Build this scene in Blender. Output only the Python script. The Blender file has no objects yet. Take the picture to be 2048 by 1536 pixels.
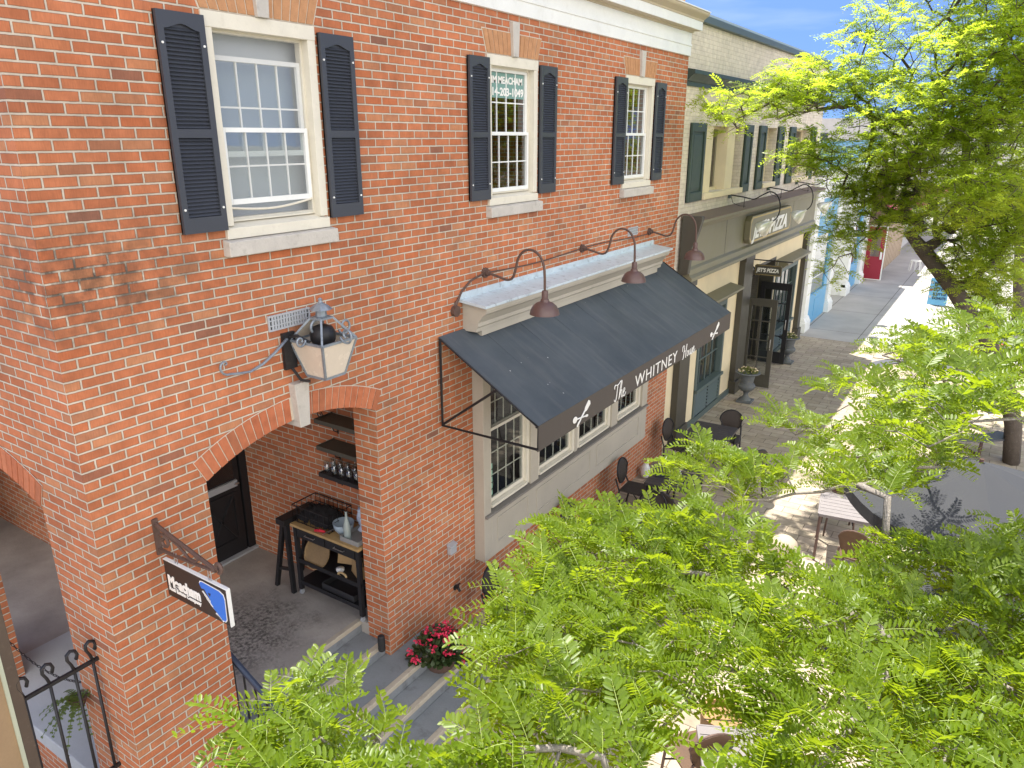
import bpy, math, random
import numpy as np
from mathutils import Vector, Matrix
random.seed(7); rng = np.random.default_rng(7)
C = bpy.context.scene.collection
SC = bpy.context.scene
R = math.radians
# ------------------------------------------------------------------ camera
cam_d = bpy.data.cameras.new('camera'); cam = bpy.data.objects.new('camera', cam_d); C.objects.link(cam)
cam_d.sensor_width = 36.0; cam_d.lens = 36.0*1488.2/2048; cam_d.clip_start = .05; cam_d.clip_end = 2000
cam.location = (4.668, -2.106, 5.618)
cam.rotation_euler = (R(90-18.382), 0, R(33.298))
SC.camera = cam
# ------------------------------------------------------------------ sky and sun
SUN = Vector((-.30, .20, 1.0)).normalized()
w = bpy.data.worlds.new('World'); SC.world = w; w.use_nodes = True
wn = w.node_tree.nodes; wl = w.node_tree.links; wn.clear()
sky = wn.new('ShaderNodeTexSky'); sky.sky_type = 'NISHITA'; sky.sun_disc = False
sky.sun_elevation = math.asin(SUN.z); sky.sun_rotation = math.atan2(SUN.x, SUN.y)
sky.air_density = .5; sky.dust_density = 0.; sky.ozone_density = 4.
tc = wn.new('ShaderNodeTexCoord'); va = wn.new('ShaderNodeVectorMath'); va.operation = 'ADD'; va.inputs[1].default_value = (0, 0, .35)
vn = wn.new('ShaderNodeVectorMath'); vn.operation = 'NORMALIZE'
wl.new(tc.outputs['Generated'], va.inputs[0]); wl.new(va.outputs[0], vn.inputs[0]); wl.new(vn.outputs[0], sky.inputs[0])   # no horizon glare
cn = wn.new('ShaderNodeTexNoise'); cm = wn.new('ShaderNodeMapping'); cm.inputs[3].default_value = (1.2, 3.5, 9.)
cn.inputs['Scale'].default_value = 1.6; cn.inputs['Detail'].default_value = 7
cr_ = wn.new('ShaderNodeMapRange'); cr_.inputs[1].default_value = .55; cr_.inputs[2].default_value = .85; cr_.inputs[4].default_value = .3
wl.new(tc.outputs['Generated'], cm.inputs[0]); wl.new(cm.outputs[0], cn.inputs[0]); wl.new(cn.outputs[0], cr_.inputs[0])
cx = wn.new('ShaderNodeMix'); cx.data_type = 'RGBA'; cx.inputs[7].default_value = (5.2, 5.2, 5.2, 1)
tn = wn.new('ShaderNodeMix'); tn.data_type = 'RGBA'; tn.blend_type = 'MULTIPLY'; tn.inputs[0].default_value = 1; tn.inputs[7].default_value = (.92, .93, 1.0, 1)
bg = wn.new('ShaderNodeBackground'); bg.inputs[1].default_value = .11
wo = wn.new('ShaderNodeOutputWorld')
wl.new(sky.outputs[0], cx.inputs[6]); wl.new(cr_.outputs[0], cx.inputs[0]); 
cd = wn.new('ShaderNodeVectorMath'); cd.operation = 'DOT_PRODUCT'; cd.inputs[1].default_value = (.78, -.50, .38)      # bright cloud bank added out of view, as fill for the shaded facade
wl.new(tc.outputs['Generated'], cd.inputs[0])
c1 = wn.new('ShaderNodeMapRange'); c1.interpolation_type = 'SMOOTHSTEP'; c1.inputs[1].default_value = .25; c1.inputs[2].default_value = .8; wl.new(cd.outputs['Value'], c1.inputs[0])
n2 = wn.new('ShaderNodeTexNoise'); n2.inputs['Scale'].default_value = 2.2; n2.inputs['Detail'].default_value = 8; wl.new(tc.outputs['Generated'], n2.inputs[0])
c2 = wn.new('ShaderNodeMapRange'); c2.inputs[1].default_value = .40; c2.inputs[2].default_value = .58; wl.new(n2.outputs[0], c2.inputs[0])
c3 = wn.new('ShaderNodeMath'); c3.operation = 'MULTIPLY'; wl.new(c1.outputs[0], c3.inputs[0]); wl.new(c2.outputs[0], c3.inputs[1])
cy = wn.new('ShaderNodeMix'); cy.data_type = 'RGBA'; cy.inputs[7].default_value = (11.5, 10.9, 9.8, 1); wl.new(c3.outputs[0], cy.inputs[0]); wl.new(cx.outputs[2], cy.inputs[6])
wl.new(cy.outputs[2], tn.inputs[6]); wl.new(tn.outputs[2], bg.inputs[0]); wl.new(bg.outputs[0], wo.inputs[0])
sd = bpy.data.lights.new('sun', 'SUN'); sd.energy = 3.15; sd.angle = R(.53); sd.color = (1, .95, .86)
so = bpy.data.objects.new('sun', sd); C.objects.link(so)
so.rotation_euler = (-SUN).to_track_quat('-Z', 'Y').to_euler(); so.location = (-10, 10, 30)
SC.view_settings.view_transform = 'Standard'; SC.view_settings.look = 'None'
SC.view_settings.exposure = 1.8; SC.view_settings.gamma = 1; SC.view_settings.use_curve_mapping = False
SC.cycles.max_bounces = 8; SC.cycles.transparent_max_bounces = 40

# ------------------------------------------------------------------ mesh helpers
class MB:
    def __init__(s): s.v = []; s.f = []; s.m = []
    def add(s, vs, fs, mi=0):
        b = len(s.v); s.v += [tuple(p) for p in vs]
        for f in fs: s.f.append(tuple(b+i for i in f)); s.m.append(mi)
    def box(s, x0, x1, y0, y1, z0, z1, mi=0):
        s.add([(x0,y0,z0),(x1,y0,z0),(x1,y1,z0),(x0,y1,z0),(x0,y0,z1),(x1,y0,z1),(x1,y1,z1),(x0,y1,z1)],
              [(0,3,2,1),(4,5,6,7),(0,1,5,4),(1,2,6,5),(2,3,7,6),(3,0,4,7)], mi); return s
    def quad(s, a, b, c, d, mi=0): s.add([a,b,c,d], [(0,1,2,3)], mi); return s
    def prism(s, pts, ax, a0, a1, mi=0):
        def P(p, a): return {'x':(a,p[0],p[1]), 'y':(p[0],a,p[1]), 'z':(p[0],p[1],a)}[ax]
        n = len(pts)
        s.add([P(p,a0) for p in pts]+[P(p,a1) for p in pts],
              [tuple(range(n))[::-1], tuple(range(n,2*n))]+[(i,(i+1)%n,n+(i+1)%n,n+i) for i in range(n)], mi); return s
    def tube(s, path, r, n=8, mi=0, cap=True, flat=1.0):
        P = [Vector(p) for p in path]; m = len(P)
        rs = list(r) if hasattr(r, '__len__') else [r]*m
        t0 = (P[1]-P[0]).normalized()
        up = Vector((0,0,1)) if abs(t0.z) < .9 else Vector((1,0,0))
        u = t0.cross(up).normalized(); vs = []
        for i in range(m):
            t = (P[min(i+1,m-1)]-P[max(i-1,0)])
            t = t.normalized() if t.length > 1e-9 else t0
            u = (u - t*u.dot(t))
            u = u.normalized() if u.length > 1e-6 else t.orthogonal().normalized()
            w_ = t.cross(u)
            for k in range(n):
                a = 2*math.pi*(k+.5)/n
                vs.append(P[i]+(u*math.cos(a)+w_*math.sin(a)*flat)*rs[i])
        fs = [(i*n+k, i*n+(k+1)%n, (i+1)*n+(k+1)%n, (i+1)*n+k) for i in range(m-1) for k in range(n)]
        if cap: fs += [tuple(range(n))[::-1], tuple((m-1)*n+k for k in range(n))]
        s.add(vs, fs, mi); return s
    def lathe(s, prof, cx, cy, n=20, mi=0, wob=None):
        vs = []
        for (r, z) in prof:
            for k in range(n):
                a = 2*math.pi*k/n; rr = r*(1+(wob(k, z) if wob else 0))
                vs.append((cx+rr*math.cos(a), cy+rr*math.sin(a), z))
        m = len(prof)
        fs = [(i*n+k, i*n+(k+1)%n, (i+1)*n+(k+1)%n, (i+1)*n+k) for i in range(m-1) for k in range(n)]
        fs += [tuple(range(n))[::-1], tuple((m-1)*n+k for k in range(n))]
        s.add(vs, fs, mi); return s
    def xform(s, M, start=0):
        s.v[start:] = [tuple(M @ Vector(p)) for p in s.v[start:]]; return s

def smooth_path(pts, k=5):
    P = [Vector(p) for p in pts]; P = [P[0]]+P+[P[-1]]; Q = []
    for i in range(1, len(P)-2):
        for j in range(k):
            t = j/k; a, b, c, d = P[i-1:i+3]; Q.append(.5*((2*b)+(c-a)*t+(2*a-5*b+4*c-d)*t*t+(3*b-a-3*c+d)*t**3))
    return Q+[P[-2]]
def origin(o):
    v = Vector((0,0,0))
    while o is not None: v += o.location; o = o.parent
    return v
def obj(name, mb, mats, parent=None, loc=None, smooth=False, bevel=0, auto=None):
    me = bpy.data.meshes.new(name)
    org = origin(parent) if parent is not None else Vector(loc or (0,0,0))
    me.from_pydata([(p[0]-org.x, p[1]-org.y, p[2]-org.z) for p in mb.v], [], mb.f)
    if not isinstance(mats, (list, tuple)): mats = [mats]
    for m in mats: me.materials.append(m)
    if len(mats) > 1: me.polygons.foreach_set('material_index', [min(i, len(mats)-1) for i in mb.m])
    if smooth: me.polygons.foreach_set('use_smooth', [True]*len(me.polygons))
    me.update()
    o = bpy.data.objects.new(name, me); C.objects.link(o)
    if parent is not None: o.parent = parent
    else: o.location = org
    if smooth and auto is not None:
        try: me.set_sharp_from_angle(angle=R(auto))
        except Exception: pass
    if bevel:
        b = o.modifiers.new('bevel', 'BEVEL'); b.width = bevel; b.segments = 2; b.limit_method = 'ANGLE'; b.angle_limit = R(40)
        b.harden_normals = False
    return o
def tag(o, label=None, cat=None, group=None, kind=None):
    if label: o['label'] = label
    if cat: o['category'] = cat
    if group: o['group'] = group
    if kind: o['kind'] = kind
    return o
def thing(name, label, cat, loc=(0,0,0), group=None):
    o = bpy.data.objects.new(name, None); o.empty_display_size = .1; C.objects.link(o); o.location = loc
    return tag(o, label, cat, group)
def dup(root, loc, rotz=0, label=None, group=None, scale=1):
    r = root.copy(); C.objects.link(r); r.location = loc; r.rotation_euler = (0,0,rotz); r.scale = (scale,)*3
    if label: r['label'] = label
    if group: r['group'] = group
    for ch in list(root.children):
        c = ch.copy(); C.objects.link(c); c.parent = r
        for g in list(ch.children):
            d = g.copy(); C.objects.link(d); d.parent = c
    return r
def text_into(mb, s, O, U, V, size, mi=0, shear=0, bold=0, depth=.002, align='LEFT', width=None, space=1.0):
    cu = bpy.data.curves.new('txt', 'FONT'); cu.body = s; cu.size = size; cu.shear = shear; cu.offset = bold
    cu.extrude = depth; cu.align_x = align; cu.space_character = space; cu.resolution_u = 4
    o = bpy.data.objects.new('txt', cu); C.objects.link(o)
    bpy.context.view_layer.update()
    me = bpy.data.meshes.new_from_object(o.evaluated_get(bpy.context.evaluated_depsgraph_get()))
    vs = [v.co.copy() for v in me.vertices]; fs = [tuple(p.vertices) for p in me.polygons]
    bpy.data.objects.remove(o); bpy.data.curves.remove(cu); bpy.data.meshes.remove(me)
    if not vs: return
    k = 1
    if width:
        xs = [v.x for v in vs]; k = width/(max(xs)-min(xs))
    O, U, V = Vector(O), Vector(U), Vector(V); W = U.cross(V)
    mb.add([O+U*(v.x*k)+V*v.y+W*v.z for v in vs], fs, mi)
def stroke(mb, pts, O, U, V, wdt, depth=.003, mi=0):
    O, U, V = Vector(O), Vector(U), Vector(V)
    # Catmull-Rom through the points, drawn as a flat raised ribbon
    P = [Vector((p[0], p[1], 0)) for p in pts]; Q = []
    P = [P[0]]+P+[P[-1]]
    for i in range(1, len(P)-2):
        for t in (0, .2, .4, .6, .8):
            a, b, c, d = P[i-1:i+3]
            Q.append(.5*((2*b)+(c-a)*t+(2*a-5*b+4*c-d)*t*t+(3*b-a-3*c+d)*t**3))
    Q.append(P[-2])
    W = U.cross(V)
    mb.tube([O+U*q.x+V*q.y+W*depth*.3 for q in Q], wdt/2, 6, mi)

# ------------------------------------------------------------------ material helpers
def nodes_of(name):
    m = bpy.data.materials.new(name); m.use_nodes = True
    nt = m.node_tree; nt.nodes.clear()
    return m, nt
def nd(nt, t, ins=None, **kw):
    n = nt.nodes.new(t)
    for k, v in kw.items(): setattr(n, k, v)
    if ins:
        for k, v in ins.items():
            if isinstance(v, bpy.types.NodeSocket): nt.links.new(v, n.inputs[k])
            else: n.inputs[k].default_value = v
    return n
def mth(nt, op, a, b=0.0, c=0.0):
    n = nd(nt, 'ShaderNodeMath', {0:a, 1:b, 2:c}, operation=op); return n.outputs[0]
def mix(nt, f, a, b, blend='MIX'):
    n = nd(nt, 'ShaderNodeMix', None, data_type='RGBA', blend_type=blend)
    for i, v in ((0, f), (6, a), (7, b)):
        if isinstance(v, bpy.types.NodeSocket): nt.links.new(v, n.inputs[i])
        else: n.inputs[i].default_value = (tuple(v)+(1,))[:4] if hasattr(v, '__len__') else v
    return n.outputs[2]
def ramp(nt, f, stops, interp='LINEAR'):
    n = nd(nt, 'ShaderNodeValToRGB', {0:f}); cr = n.color_ramp; cr.interpolation = interp
    while len(cr.elements) > 1: cr.elements.remove(cr.elements[-1])
    for i, (p, c) in enumerate(stops):
        e = cr.elements[0] if i == 0 else cr.elements.new(p)
        e.position = p; e.color = (tuple(c)+(1,))[:4] if hasattr(c, '__len__') else (c,c,c,1)
    return n.outputs[0]
def maprange(nt, v, a, b, c=0., d=1.):
    return nd(nt, 'ShaderNodeMapRange', {0:v, 1:a, 2:b, 3:c, 4:d}).outputs[0]
def noise(nt, vec, scale, detail=4, rough=.55):
    return nd(nt, 'ShaderNodeTexNoise', {'Vector':vec, 'Scale':scale, 'Detail':detail, 'Roughness':rough}).outputs[0]
def finish(nt, col, rough, height=None, bump=.3, dist=.01, metal=0., spec=.5, extra=None):
    p = nd(nt, 'ShaderNodeBsdfPrincipled', {'Metallic':metal, 'Specular IOR Level':spec})
    for k, v in (('Base Color', col), ('Roughness', rough)):
        if isinstance(v, bpy.types.NodeSocket): nt.links.new(v, p.inputs[k])
        else: p.inputs[k].default_value = (tuple(v)+(1,))[:4] if hasattr(v, '__len__') else v
    if height is not None:
        b = nd(nt, 'ShaderNodeBump', {'Strength':bump, 'Distance':dist, 'Height':height}); nt.links.new(b.outputs[0], p.inputs['Normal'])
    o = nd(nt, 'ShaderNodeOutputMaterial'); nt.links.new(p.outputs[0], o.inputs[0])
    return p
def M(name, col, rough=.6, var=.18, scale=3., bump=.15, fine=60., metal=0., spec=.4, dirt=None, dirtamt=.4, dist=.006):
    """plain painted / cast / woven surface with uneven tone, fine grain and optional patches of wear"""
    m, nt = nodes_of(name)
    pos = nd(nt, 'ShaderNodeNewGeometry').outputs['Position']
    n1 = noise(nt, pos, scale, 5); n2 = noise(nt, pos, fine, 3)
    k = mth(nt, 'MULTIPLY_ADD', n1, 2*var, 1-var)
    k2 = mth(nt, 'MULTIPLY_ADD', n2, var*.8, 1-var*.4)
    c = mix(nt, 1., tuple(col)+(1,), mth(nt, 'MULTIPLY', k, k2), 'MULTIPLY')
    if dirt is not None:
        n3 = noise(nt, pos, scale*2.3, 6, .65)
        c = mix(nt, mth(nt, 'MULTIPLY', maprange(nt, n3, .55, .75), dirtamt), c, tuple(dirt)+(1,))
    r = mth(nt, 'MULTIPLY_ADD', n1, .3, rough-.15)
    finish(nt, c, r, n2, bump, dist, metal, spec)
    return m
def brick_mat(name, stops, mortar, bw=.2055, bh=.0677, z0=5.4, joint=.0105, shift=0., bump=.55, stain=.5, mark=True, flatz=False, edge=.002):
    m, nt = nodes_of(name)
    g = nd(nt, 'ShaderNodeNewGeometry'); pos = g.outputs['Position']
    s = nd(nt, 'ShaderNodeSeparateXYZ', {0:pos}); X, Y, Z = s.outputs
    if flatz: u, v = X, mth(nt, 'SUBTRACT', Y, z0)
    else:
        nx = nd(nt, 'ShaderNodeSeparateXYZ', {0:g.outputs['True Normal']}).outputs
        isx = mth(nt, 'GREATER_THAN', mth(nt, 'ABSOLUTE', nx[0]), .5)
        a = mth(nt, 'MULTIPLY', isx, Y); b = mth(nt, 'MULTIPLY', mth(nt, 'SUBTRACT', 1., isx), mth(nt, 'ADD', X, bw*.5))
        u = mth(nt, 'ADD', a, b); v = mth(nt, 'SUBTRACT', Z, z0)
    u = mth(nt, 'ADD', u, shift)
    wob = nd(nt, 'ShaderNodeTexNoise', {'Vector':pos, 'Scale':26., 'Detail':3.})
    ws = nd(nt, 'ShaderNodeSeparateColor', {0:wob.outputs['Color']}).outputs
    u = mth(nt, 'ADD', u, mth(nt, 'MULTIPLY_ADD', ws[0], .006, -.003)); v = mth(nt, 'ADD', v, mth(nt, 'MULTIPLY_ADD', ws[1], .005, -.0025))
    vr = mth(nt, 'DIVIDE', v, bh); row = mth(nt, 'FLOOR', vr)
    off = mth(nt, 'MULTIPLY', mth(nt, 'FLOORED_MODULO', row, 2.), .5)
    jit = nd(nt, 'ShaderNodeTexWhiteNoise', {'W':row}, noise_dimensions='1D').outputs[0]
    uu = mth(nt, 'ADD', mth(nt, 'ADD', mth(nt, 'DIVIDE', u, bw), off), mth(nt, 'MULTIPLY', jit, .06))
    col = mth(nt, 'FLOOR', uu)
    fu = mth(nt, 'SUBTRACT', uu, col); fv = mth(nt, 'SUBTRACT', vr, row)
    du = mth(nt, 'MULTIPLY', mth(nt, 'MINIMUM', fu, mth(nt, 'SUBTRACT', 1., fu)), bw)
    dv = mth(nt, 'MULTIPLY', mth(nt, 'MINIMUM', fv, mth(nt, 'SUBTRACT', 1., fv)), bh)
    d = mth(nt, 'MINIMUM', du, dv)
    mask = maprange(nt, d, joint/2-edge*.5, joint/2+edge)
    idv = nd(nt, 'ShaderNodeCombineXYZ', {0:col, 1:row})
    rnd = nd(nt, 'ShaderNodeTexWhiteNoise', {'Vector':idv.outputs[0]}, noise_dimensions='2D')
    bc = ramp(nt, rnd.outputs[0], stops)
    fine = noise(nt, pos, 90., 4, .7); med = noise(nt, pos, 9., 4); big = noise(nt, pos, .9, 4)
    stretch = nd(nt, 'ShaderNodeMapping', {0:pos, 3:(14., 14., 1.6)}).outputs[0]
    drag = noise(nt, nd(nt, 'ShaderNodeMapping', {0:pos, 3:(120., 120., 18.)}).outputs[0], 1., 3)
    bc = mix(nt, 1., bc, mth(nt, 'MULTIPLY_ADD', drag, .5, .75), 'MULTIPLY')
    bc = mix(nt, 1., bc, mth(nt, 'MULTIPLY_ADD', med, .6, .7), 'MULTIPLY')
    if flatz is False and joint > .009: bc = mix(nt, maprange(nt, d, joint/2+edge, joint/2+edge+.0035, .55*1., 0.), bc, (.09,.05,.035,1))  # brick edges darkened beside the joints: shadow lines painted in, along with soot
    mc = mix(nt, 1., tuple(mortar)+(1,), mth(nt, 'MULTIPLY_ADD', med, .7, .65), 'MULTIPLY')
    c = mix(nt, mask, mc, bc)
    if stain:
        c = mix(nt, 1., c, maprange(nt, big, .3, .7, 1-.45*stain, 1+.1*stain), 'MULTIPLY')
        run = noise(nt, stretch, 1., 5, .6)
        c = mix(nt, mth(nt, 'MULTIPLY', maprange(nt, run, .62, .8), stain*.5), c, (.06,.04,.03,1))
    if mark:
        so_ = nd(nt, 'ShaderNodeVectorMath', {0:nd(nt, 'ShaderNodeVectorMath', {0:pos, 1:(1.,1.,2.2)}, operation='MULTIPLY').outputs[0], 1:(0.,.25,10.5)}, operation='DISTANCE').outputs['Value']
        sm = mth(nt, 'MULTIPLY', maprange(nt, so_, 1.3, .2), maprange(nt, noise(nt, pos, 7., 5, .65), .40, .58))
        c = mix(nt, mth(nt, 'MULTIPLY', sm, mth(nt, 'MULTIPLY_ADD', mask, -.45, .9)), c, (.045,.032,.025,1))
        sp = noise(nt, nd(nt, 'ShaderNodeMapping', {0:pos, 3:(30., 30., 7.)}).outputs[0], 1., 5, .8)
        c = mix(nt, maprange(nt, sp, .725, .77, 0., .75), c, (.62,.56,.5,1))
    h = mth(nt, 'ADD', mth(nt, 'MULTIPLY', mask, 1.), mth(nt, 'MULTIPLY', fine, .35))
    finish(nt, c, .85, h, bump, .006, 0, .25)
    return m
def glass_mat(name, tint=(.75,.8,.8), ior=1.75, rough=.01, least=0.):
    m, nt = nodes_of(name)
    pos = nd(nt, 'ShaderNodeNewGeometry').outputs['Position']
    bp = nd(nt, 'ShaderNodeBump', {'Strength':.05, 'Distance':.02, 'Height':noise(nt, pos, 2.2, 2)})
    fr = nd(nt, 'ShaderNodeFresnel', {0:ior})
    tr = nd(nt, 'ShaderNodeBsdfTransparent', {0:tuple(tint)+(1,)})
    gl = nd(nt, 'ShaderNodeBsdfGlossy', {0:(.95,.97,1,1), 'Roughness':rough}); nt.links.new(bp.outputs[0], gl.inputs['Normal'])
    front = mth(nt, 'SUBTRACT', 1., nd(nt, 'ShaderNodeNewGeometry').outputs['Backfacing'])
    mx = nd(nt, 'ShaderNodeMixShader', {0:mth(nt, 'MAXIMUM', mth(nt, 'MULTIPLY', fr.outputs[0], front), least), 1:tr.outputs[0], 2:gl.outputs[0]})
    o = nd(nt, 'ShaderNodeOutputMaterial'); nt.links.new(mx.outputs[0], o.inputs[0]); return m
def leaf_mat(name, c1, c2, trans, tf=.45, gloss=.5):
    m, nt = nodes_of(name)
    g = nd(nt, 'ShaderNodeNewGeometry'); pos = g.outputs['Position']
    rn = g.outputs['Random Per Island']
    n = noise(nt, pos, 1.3, 3)
    f = mth(nt, 'ADD', mth(nt, 'MULTIPLY', rn, .55), maprange(nt, n, .3, .7, 0., .45))
    c = mix(nt, f, tuple(c1)+(1,), tuple(c2)+(1,))
    p = nd(nt, 'ShaderNodeBsdfPrincipled', {'Base Color':c, 'Roughness':.42, 'Specular IOR Level':gloss})
    t = nd(nt, 'ShaderNodeBsdfTranslucent', {0:mix(nt, rn, tuple(trans)+(1,), tuple(x*1.25 for x in trans)+(1,))})
    mx = nd(nt, 'ShaderNodeMixShader', {0:tf, 1:p.outputs[0], 2:t.outputs[0]})
    o = nd(nt, 'ShaderNodeOutputMaterial'); nt.links.new(mx.outputs[0], o.inputs[0]); return m

BR = [(0,(.25,.115,.075)),(.006,(.30,.125,.075)),(.018,(.41,.14,.065)),(.3,(.47,.16,.072)),(.55,(.52,.19,.09)),(.75,(.47,.145,.06)),(.9,(.51,.225,.11)),(1,(.36,.15,.08))]
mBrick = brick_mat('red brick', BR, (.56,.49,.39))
mVous, _nt = nodes_of('brick voussoir')
_g = nd(_nt, 'ShaderNodeNewGeometry'); _p = _g.outputs['Position']
_c = ramp(_nt, _g.outputs['Random Per Island'], [(0,(.36,.13,.065)),(.3,(.46,.15,.07)),(.6,(.50,.18,.09)),(1,(.42,.13,.06))])
_c = mix(_nt, 1., _c, mth(_nt, 'MULTIPLY_ADD', noise(_nt, _p, 14, 5), .7, .62), 'MULTIPLY')
finish(_nt, _c, .85, noise(_nt, _p, 90, 4), .45, .006, 0, .25)
mVousPale = M('pale flat arch brick', (.46,.24,.12), .85, .3, 14, .4, 90, spec=.25)
mMortar = M('mortar', (.56,.49,.39), .9, .25, 20, .4, 90)
mCreamBrick = brick_mat('cream painted brick', [(0,(.68,.61,.51)),(.5,(.73,.655,.55)),(1,(.70,.63,.53))], (.60,.52,.42), joint=.008, stain=.3, mark=False, bump=.35, edge=.004)
mStep = M('blue grey step concrete', (.20,.215,.225), .85, .28, 3, .3, 60, dirt=(.07,.07,.068), dirtamt=.6)
mPaver = brick_mat('pavers', [(0,(.36,.30,.22)),(.3,(.43,.37,.28)),(.6,(.48,.41,.31)),(1,(.40,.33,.26))], (.15,.12,.09), bw=.41, bh=.205, z0=0., joint=.009, stain=.5, mark=False, flatz=True, bump=.3)
mStone = M('limestone', (.50,.47,.42), .8, .2, 6, .3, 70, dirt=(.22,.2,.17), dirtamt=.5)
mTrim = M('cream painted trim', (.68,.64,.53), .5, .1, 5, .08, 80, dirt=(.42,.38,.28), dirtamt=.25)
mWhite = M('white painted wood', (.76,.77,.74), .45, .1, 3, .06, 60, dirt=(.5,.48,.42), dirtamt=.25)
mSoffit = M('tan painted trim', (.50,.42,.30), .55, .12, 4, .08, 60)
mTaupe = M('taupe painted wood', (.43,.395,.325), .5, .12, 3, .08, 60, dirt=(.30,.27,.22), dirtamt=.3)
mTaupeDk = M('dark sill paint', (.20,.185,.165), .6, .15, 4, .1, 60)  # darker taupe, used on the bay sill
mLedge = M('weathered metal ledge', (.50,.58,.62), .4, .2, 6, .1, 50, metal=.0, dirt=(.14,.15,.16), dirtamt=.75)
mShut = M('charcoal vinyl', (.045,.05,.062), .45, .12, 4, .06, 120, spec=.45)
mCanvas, _nt = nodes_of('skylit awning canvas')  # same cloth as the valance, with skylight on top painted in as blue grey
_p = nd(_nt, 'ShaderNodeNewGeometry').outputs['Position']
_c = mix(_nt, maprange(_nt, noise(_nt, _p, 1.6, 6, .6), .3, .7), (.052,.065,.077,1), (.082,.096,.108,1))
_st = noise(_nt, nd(_nt, 'ShaderNodeMapping', {0:_p, 3:(1.2,9.,1.2)}).outputs[0], 1., 5, .6)
_c = mix(_nt, mth(_nt, 'MULTIPLY', maprange(_nt, _st, .5, .75), .45), _c, (.13,.135,.14,1))
_vo = nd(_nt, 'ShaderNodeTexVoronoi', {'Vector':_p, 'Scale':7.}).outputs[0]
_c = mix(_nt, mth(_nt, 'MULTIPLY', maprange(_nt, _vo, .07, .04), maprange(_nt, noise(_nt, _p, 1.1, 3), .55, .6)), _c, (.5,.5,.48,1))
finish(_nt, _c, .8, noise(_nt, _p, 350, 2), .25, .002, 0, .35)
mSeam = M('awning seam', (.058,.07,.082), .85, .2, 3, .1, 200)
mVal = M('valance canvas without skylight', (.085,.072,.062), .8, .15, 2.2, .25, 400, dist=.002)  # same cloth as the canopy; lack of skylight painted in as a browner tone
mLetter = M('white paint', (.80,.79,.75), .6, .05, 5, .05, 60)
mBlackIron = M('black painted iron', (.022,.022,.024), .45, .3, 12, .2, 120, metal=.3, dirt=(.10,.07,.05), dirtamt=.3)
mRust = M('rusty brown iron', (.12,.075,.06), .6, .3, 18, .3, 120, metal=.3, dirt=(.2,.15,.12), dirtamt=.4)
mBronze = M('brown enamel', (.105,.06,.052), .42, .12, 6, .05, 80, spec=.5)
mZinc = M('chalky zinc', (.26,.30,.34), .5, .3, 14, .2, 100, metal=.5, dirt=(.05,.055,.06), dirtamt=.7)
mMilk = M('milky lamp glass', (.58,.51,.42), .25, .1, 6, .03, 60, spec=.5)
mGrey = M('grey painted metal', (.42,.44,.46), .5, .15, 8, .1, 80, metal=.2)
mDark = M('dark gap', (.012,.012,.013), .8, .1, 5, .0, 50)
mConc = M('concrete', (.22,.205,.18), .85, .28, 2.0, .35, 55, dirt=(.10,.095,.085), dirtamt=.7, dist=.008)
mConcLt = M('pale concrete', (.40,.42,.43), .85, .18, 2.4, .3, 70, dirt=(.3,.29,.27), dirtamt=.4)
mConcEdge = M('concrete nosing', (.42,.37,.29), .85, .2, 5, .3, 70, dirt=(.2,.17,.13), dirtamt=.5)
mBlackDoor = M('black painted door', (.016,.016,.018), .5, .3, 5, .1, 80)
mGlass = glass_mat('window glass', (.75,.8,.8), 2.1)
mGlassJ = glass_mat('shop glass', (.6,.63,.63), 1.7)
mBlind = M('blind fabric', (.50,.54,.57), .8, .1, 3, .1, 200)
mScreen, _nt = nodes_of('insect screen')
_t = nd(_nt, 'ShaderNodeBsdfTransparent'); _d = nd(_nt, 'ShaderNodeBsdfDiffuse', {0:(.42,.43,.43,1)})
_m = nd(_nt, 'ShaderNodeMixShader', {0:.20, 1:_t.outputs[0], 2:_d.outputs[0]}); _o = nd(_nt, 'ShaderNodeOutputMaterial'); _nt.links.new(_m.outputs[0], _o.inputs[0])
mOlive = M('olive painted wood', (.19,.175,.115), .5, .15, 3, .1, 60, dirt=(.2,.18,.13), dirtamt=.25)
mOliveDk = M('dark bronze paint', (.065,.06,.047), .5, .15, 4, .1, 60)
mOliveTop = M('weathered brown board', (.16,.12,.09), .75, .25, 5, .3, 60)
mGreen = M('dark green paint', (.035,.058,.046), .5, .2, 5, .1, 60, dirt=(.08,.11,.095), dirtamt=.3)
mGreenGrey = M('grey green paint', (.085,.115,.11), .5, .2, 5, .1, 60)
mCream = M('cream stucco', (.74,.63,.42), .75, .12, 3, .15, 60)
mBlue = M('sky blue paint', (.13,.36,.58), .45, .12, 3, .06, 60)
mBluePale = M('pale blue paint', (.42,.62,.74), .45, .12, 3, .06, 60)
mRed = M('crimson paint', (.30,.025,.045), .45, .15, 3, .06, 60)
mMaroon = M('maroon canvas', (.16,.02,.035), .8, .15, 3, .1, 200)
mGold = M('gold edging', (.45,.33,.10), .4, .2, 8, .06, 60, metal=.4)
mWickerDk = M('dark woven resin', (.045,.036,.03), .55, .25, 10, .5, 160)
mTableDk = M('dark slatted table', (.055,.05,.052), .45, .2, 6, .15, 80)
mWoodGrey = M('weathered grey slats', (.22,.20,.20), .7, .2, 6, .2, 80)
mUrn = M('patinated iron', (.11,.12,.125), .7, .35, 12, .4, 60, dirt=(.24,.17,.09), dirtamt=.6)
mUmb = M('grey umbrella cloth', (.042,.044,.05), .85, .12, 2, .2, 300)
mBark = M('honeylocust bark', (.10,.08,.062), .9, .4, 12, .8, 45, dirt=(.25,.23,.2), dirtamt=.4, dist=.02)
mBarkPale = M('pale lichened twig bark', (.24,.21,.185), .9, .4, 25, .7, 70, dirt=(.55,.53,.5), dirtamt=.6, dist=.01)
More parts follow.
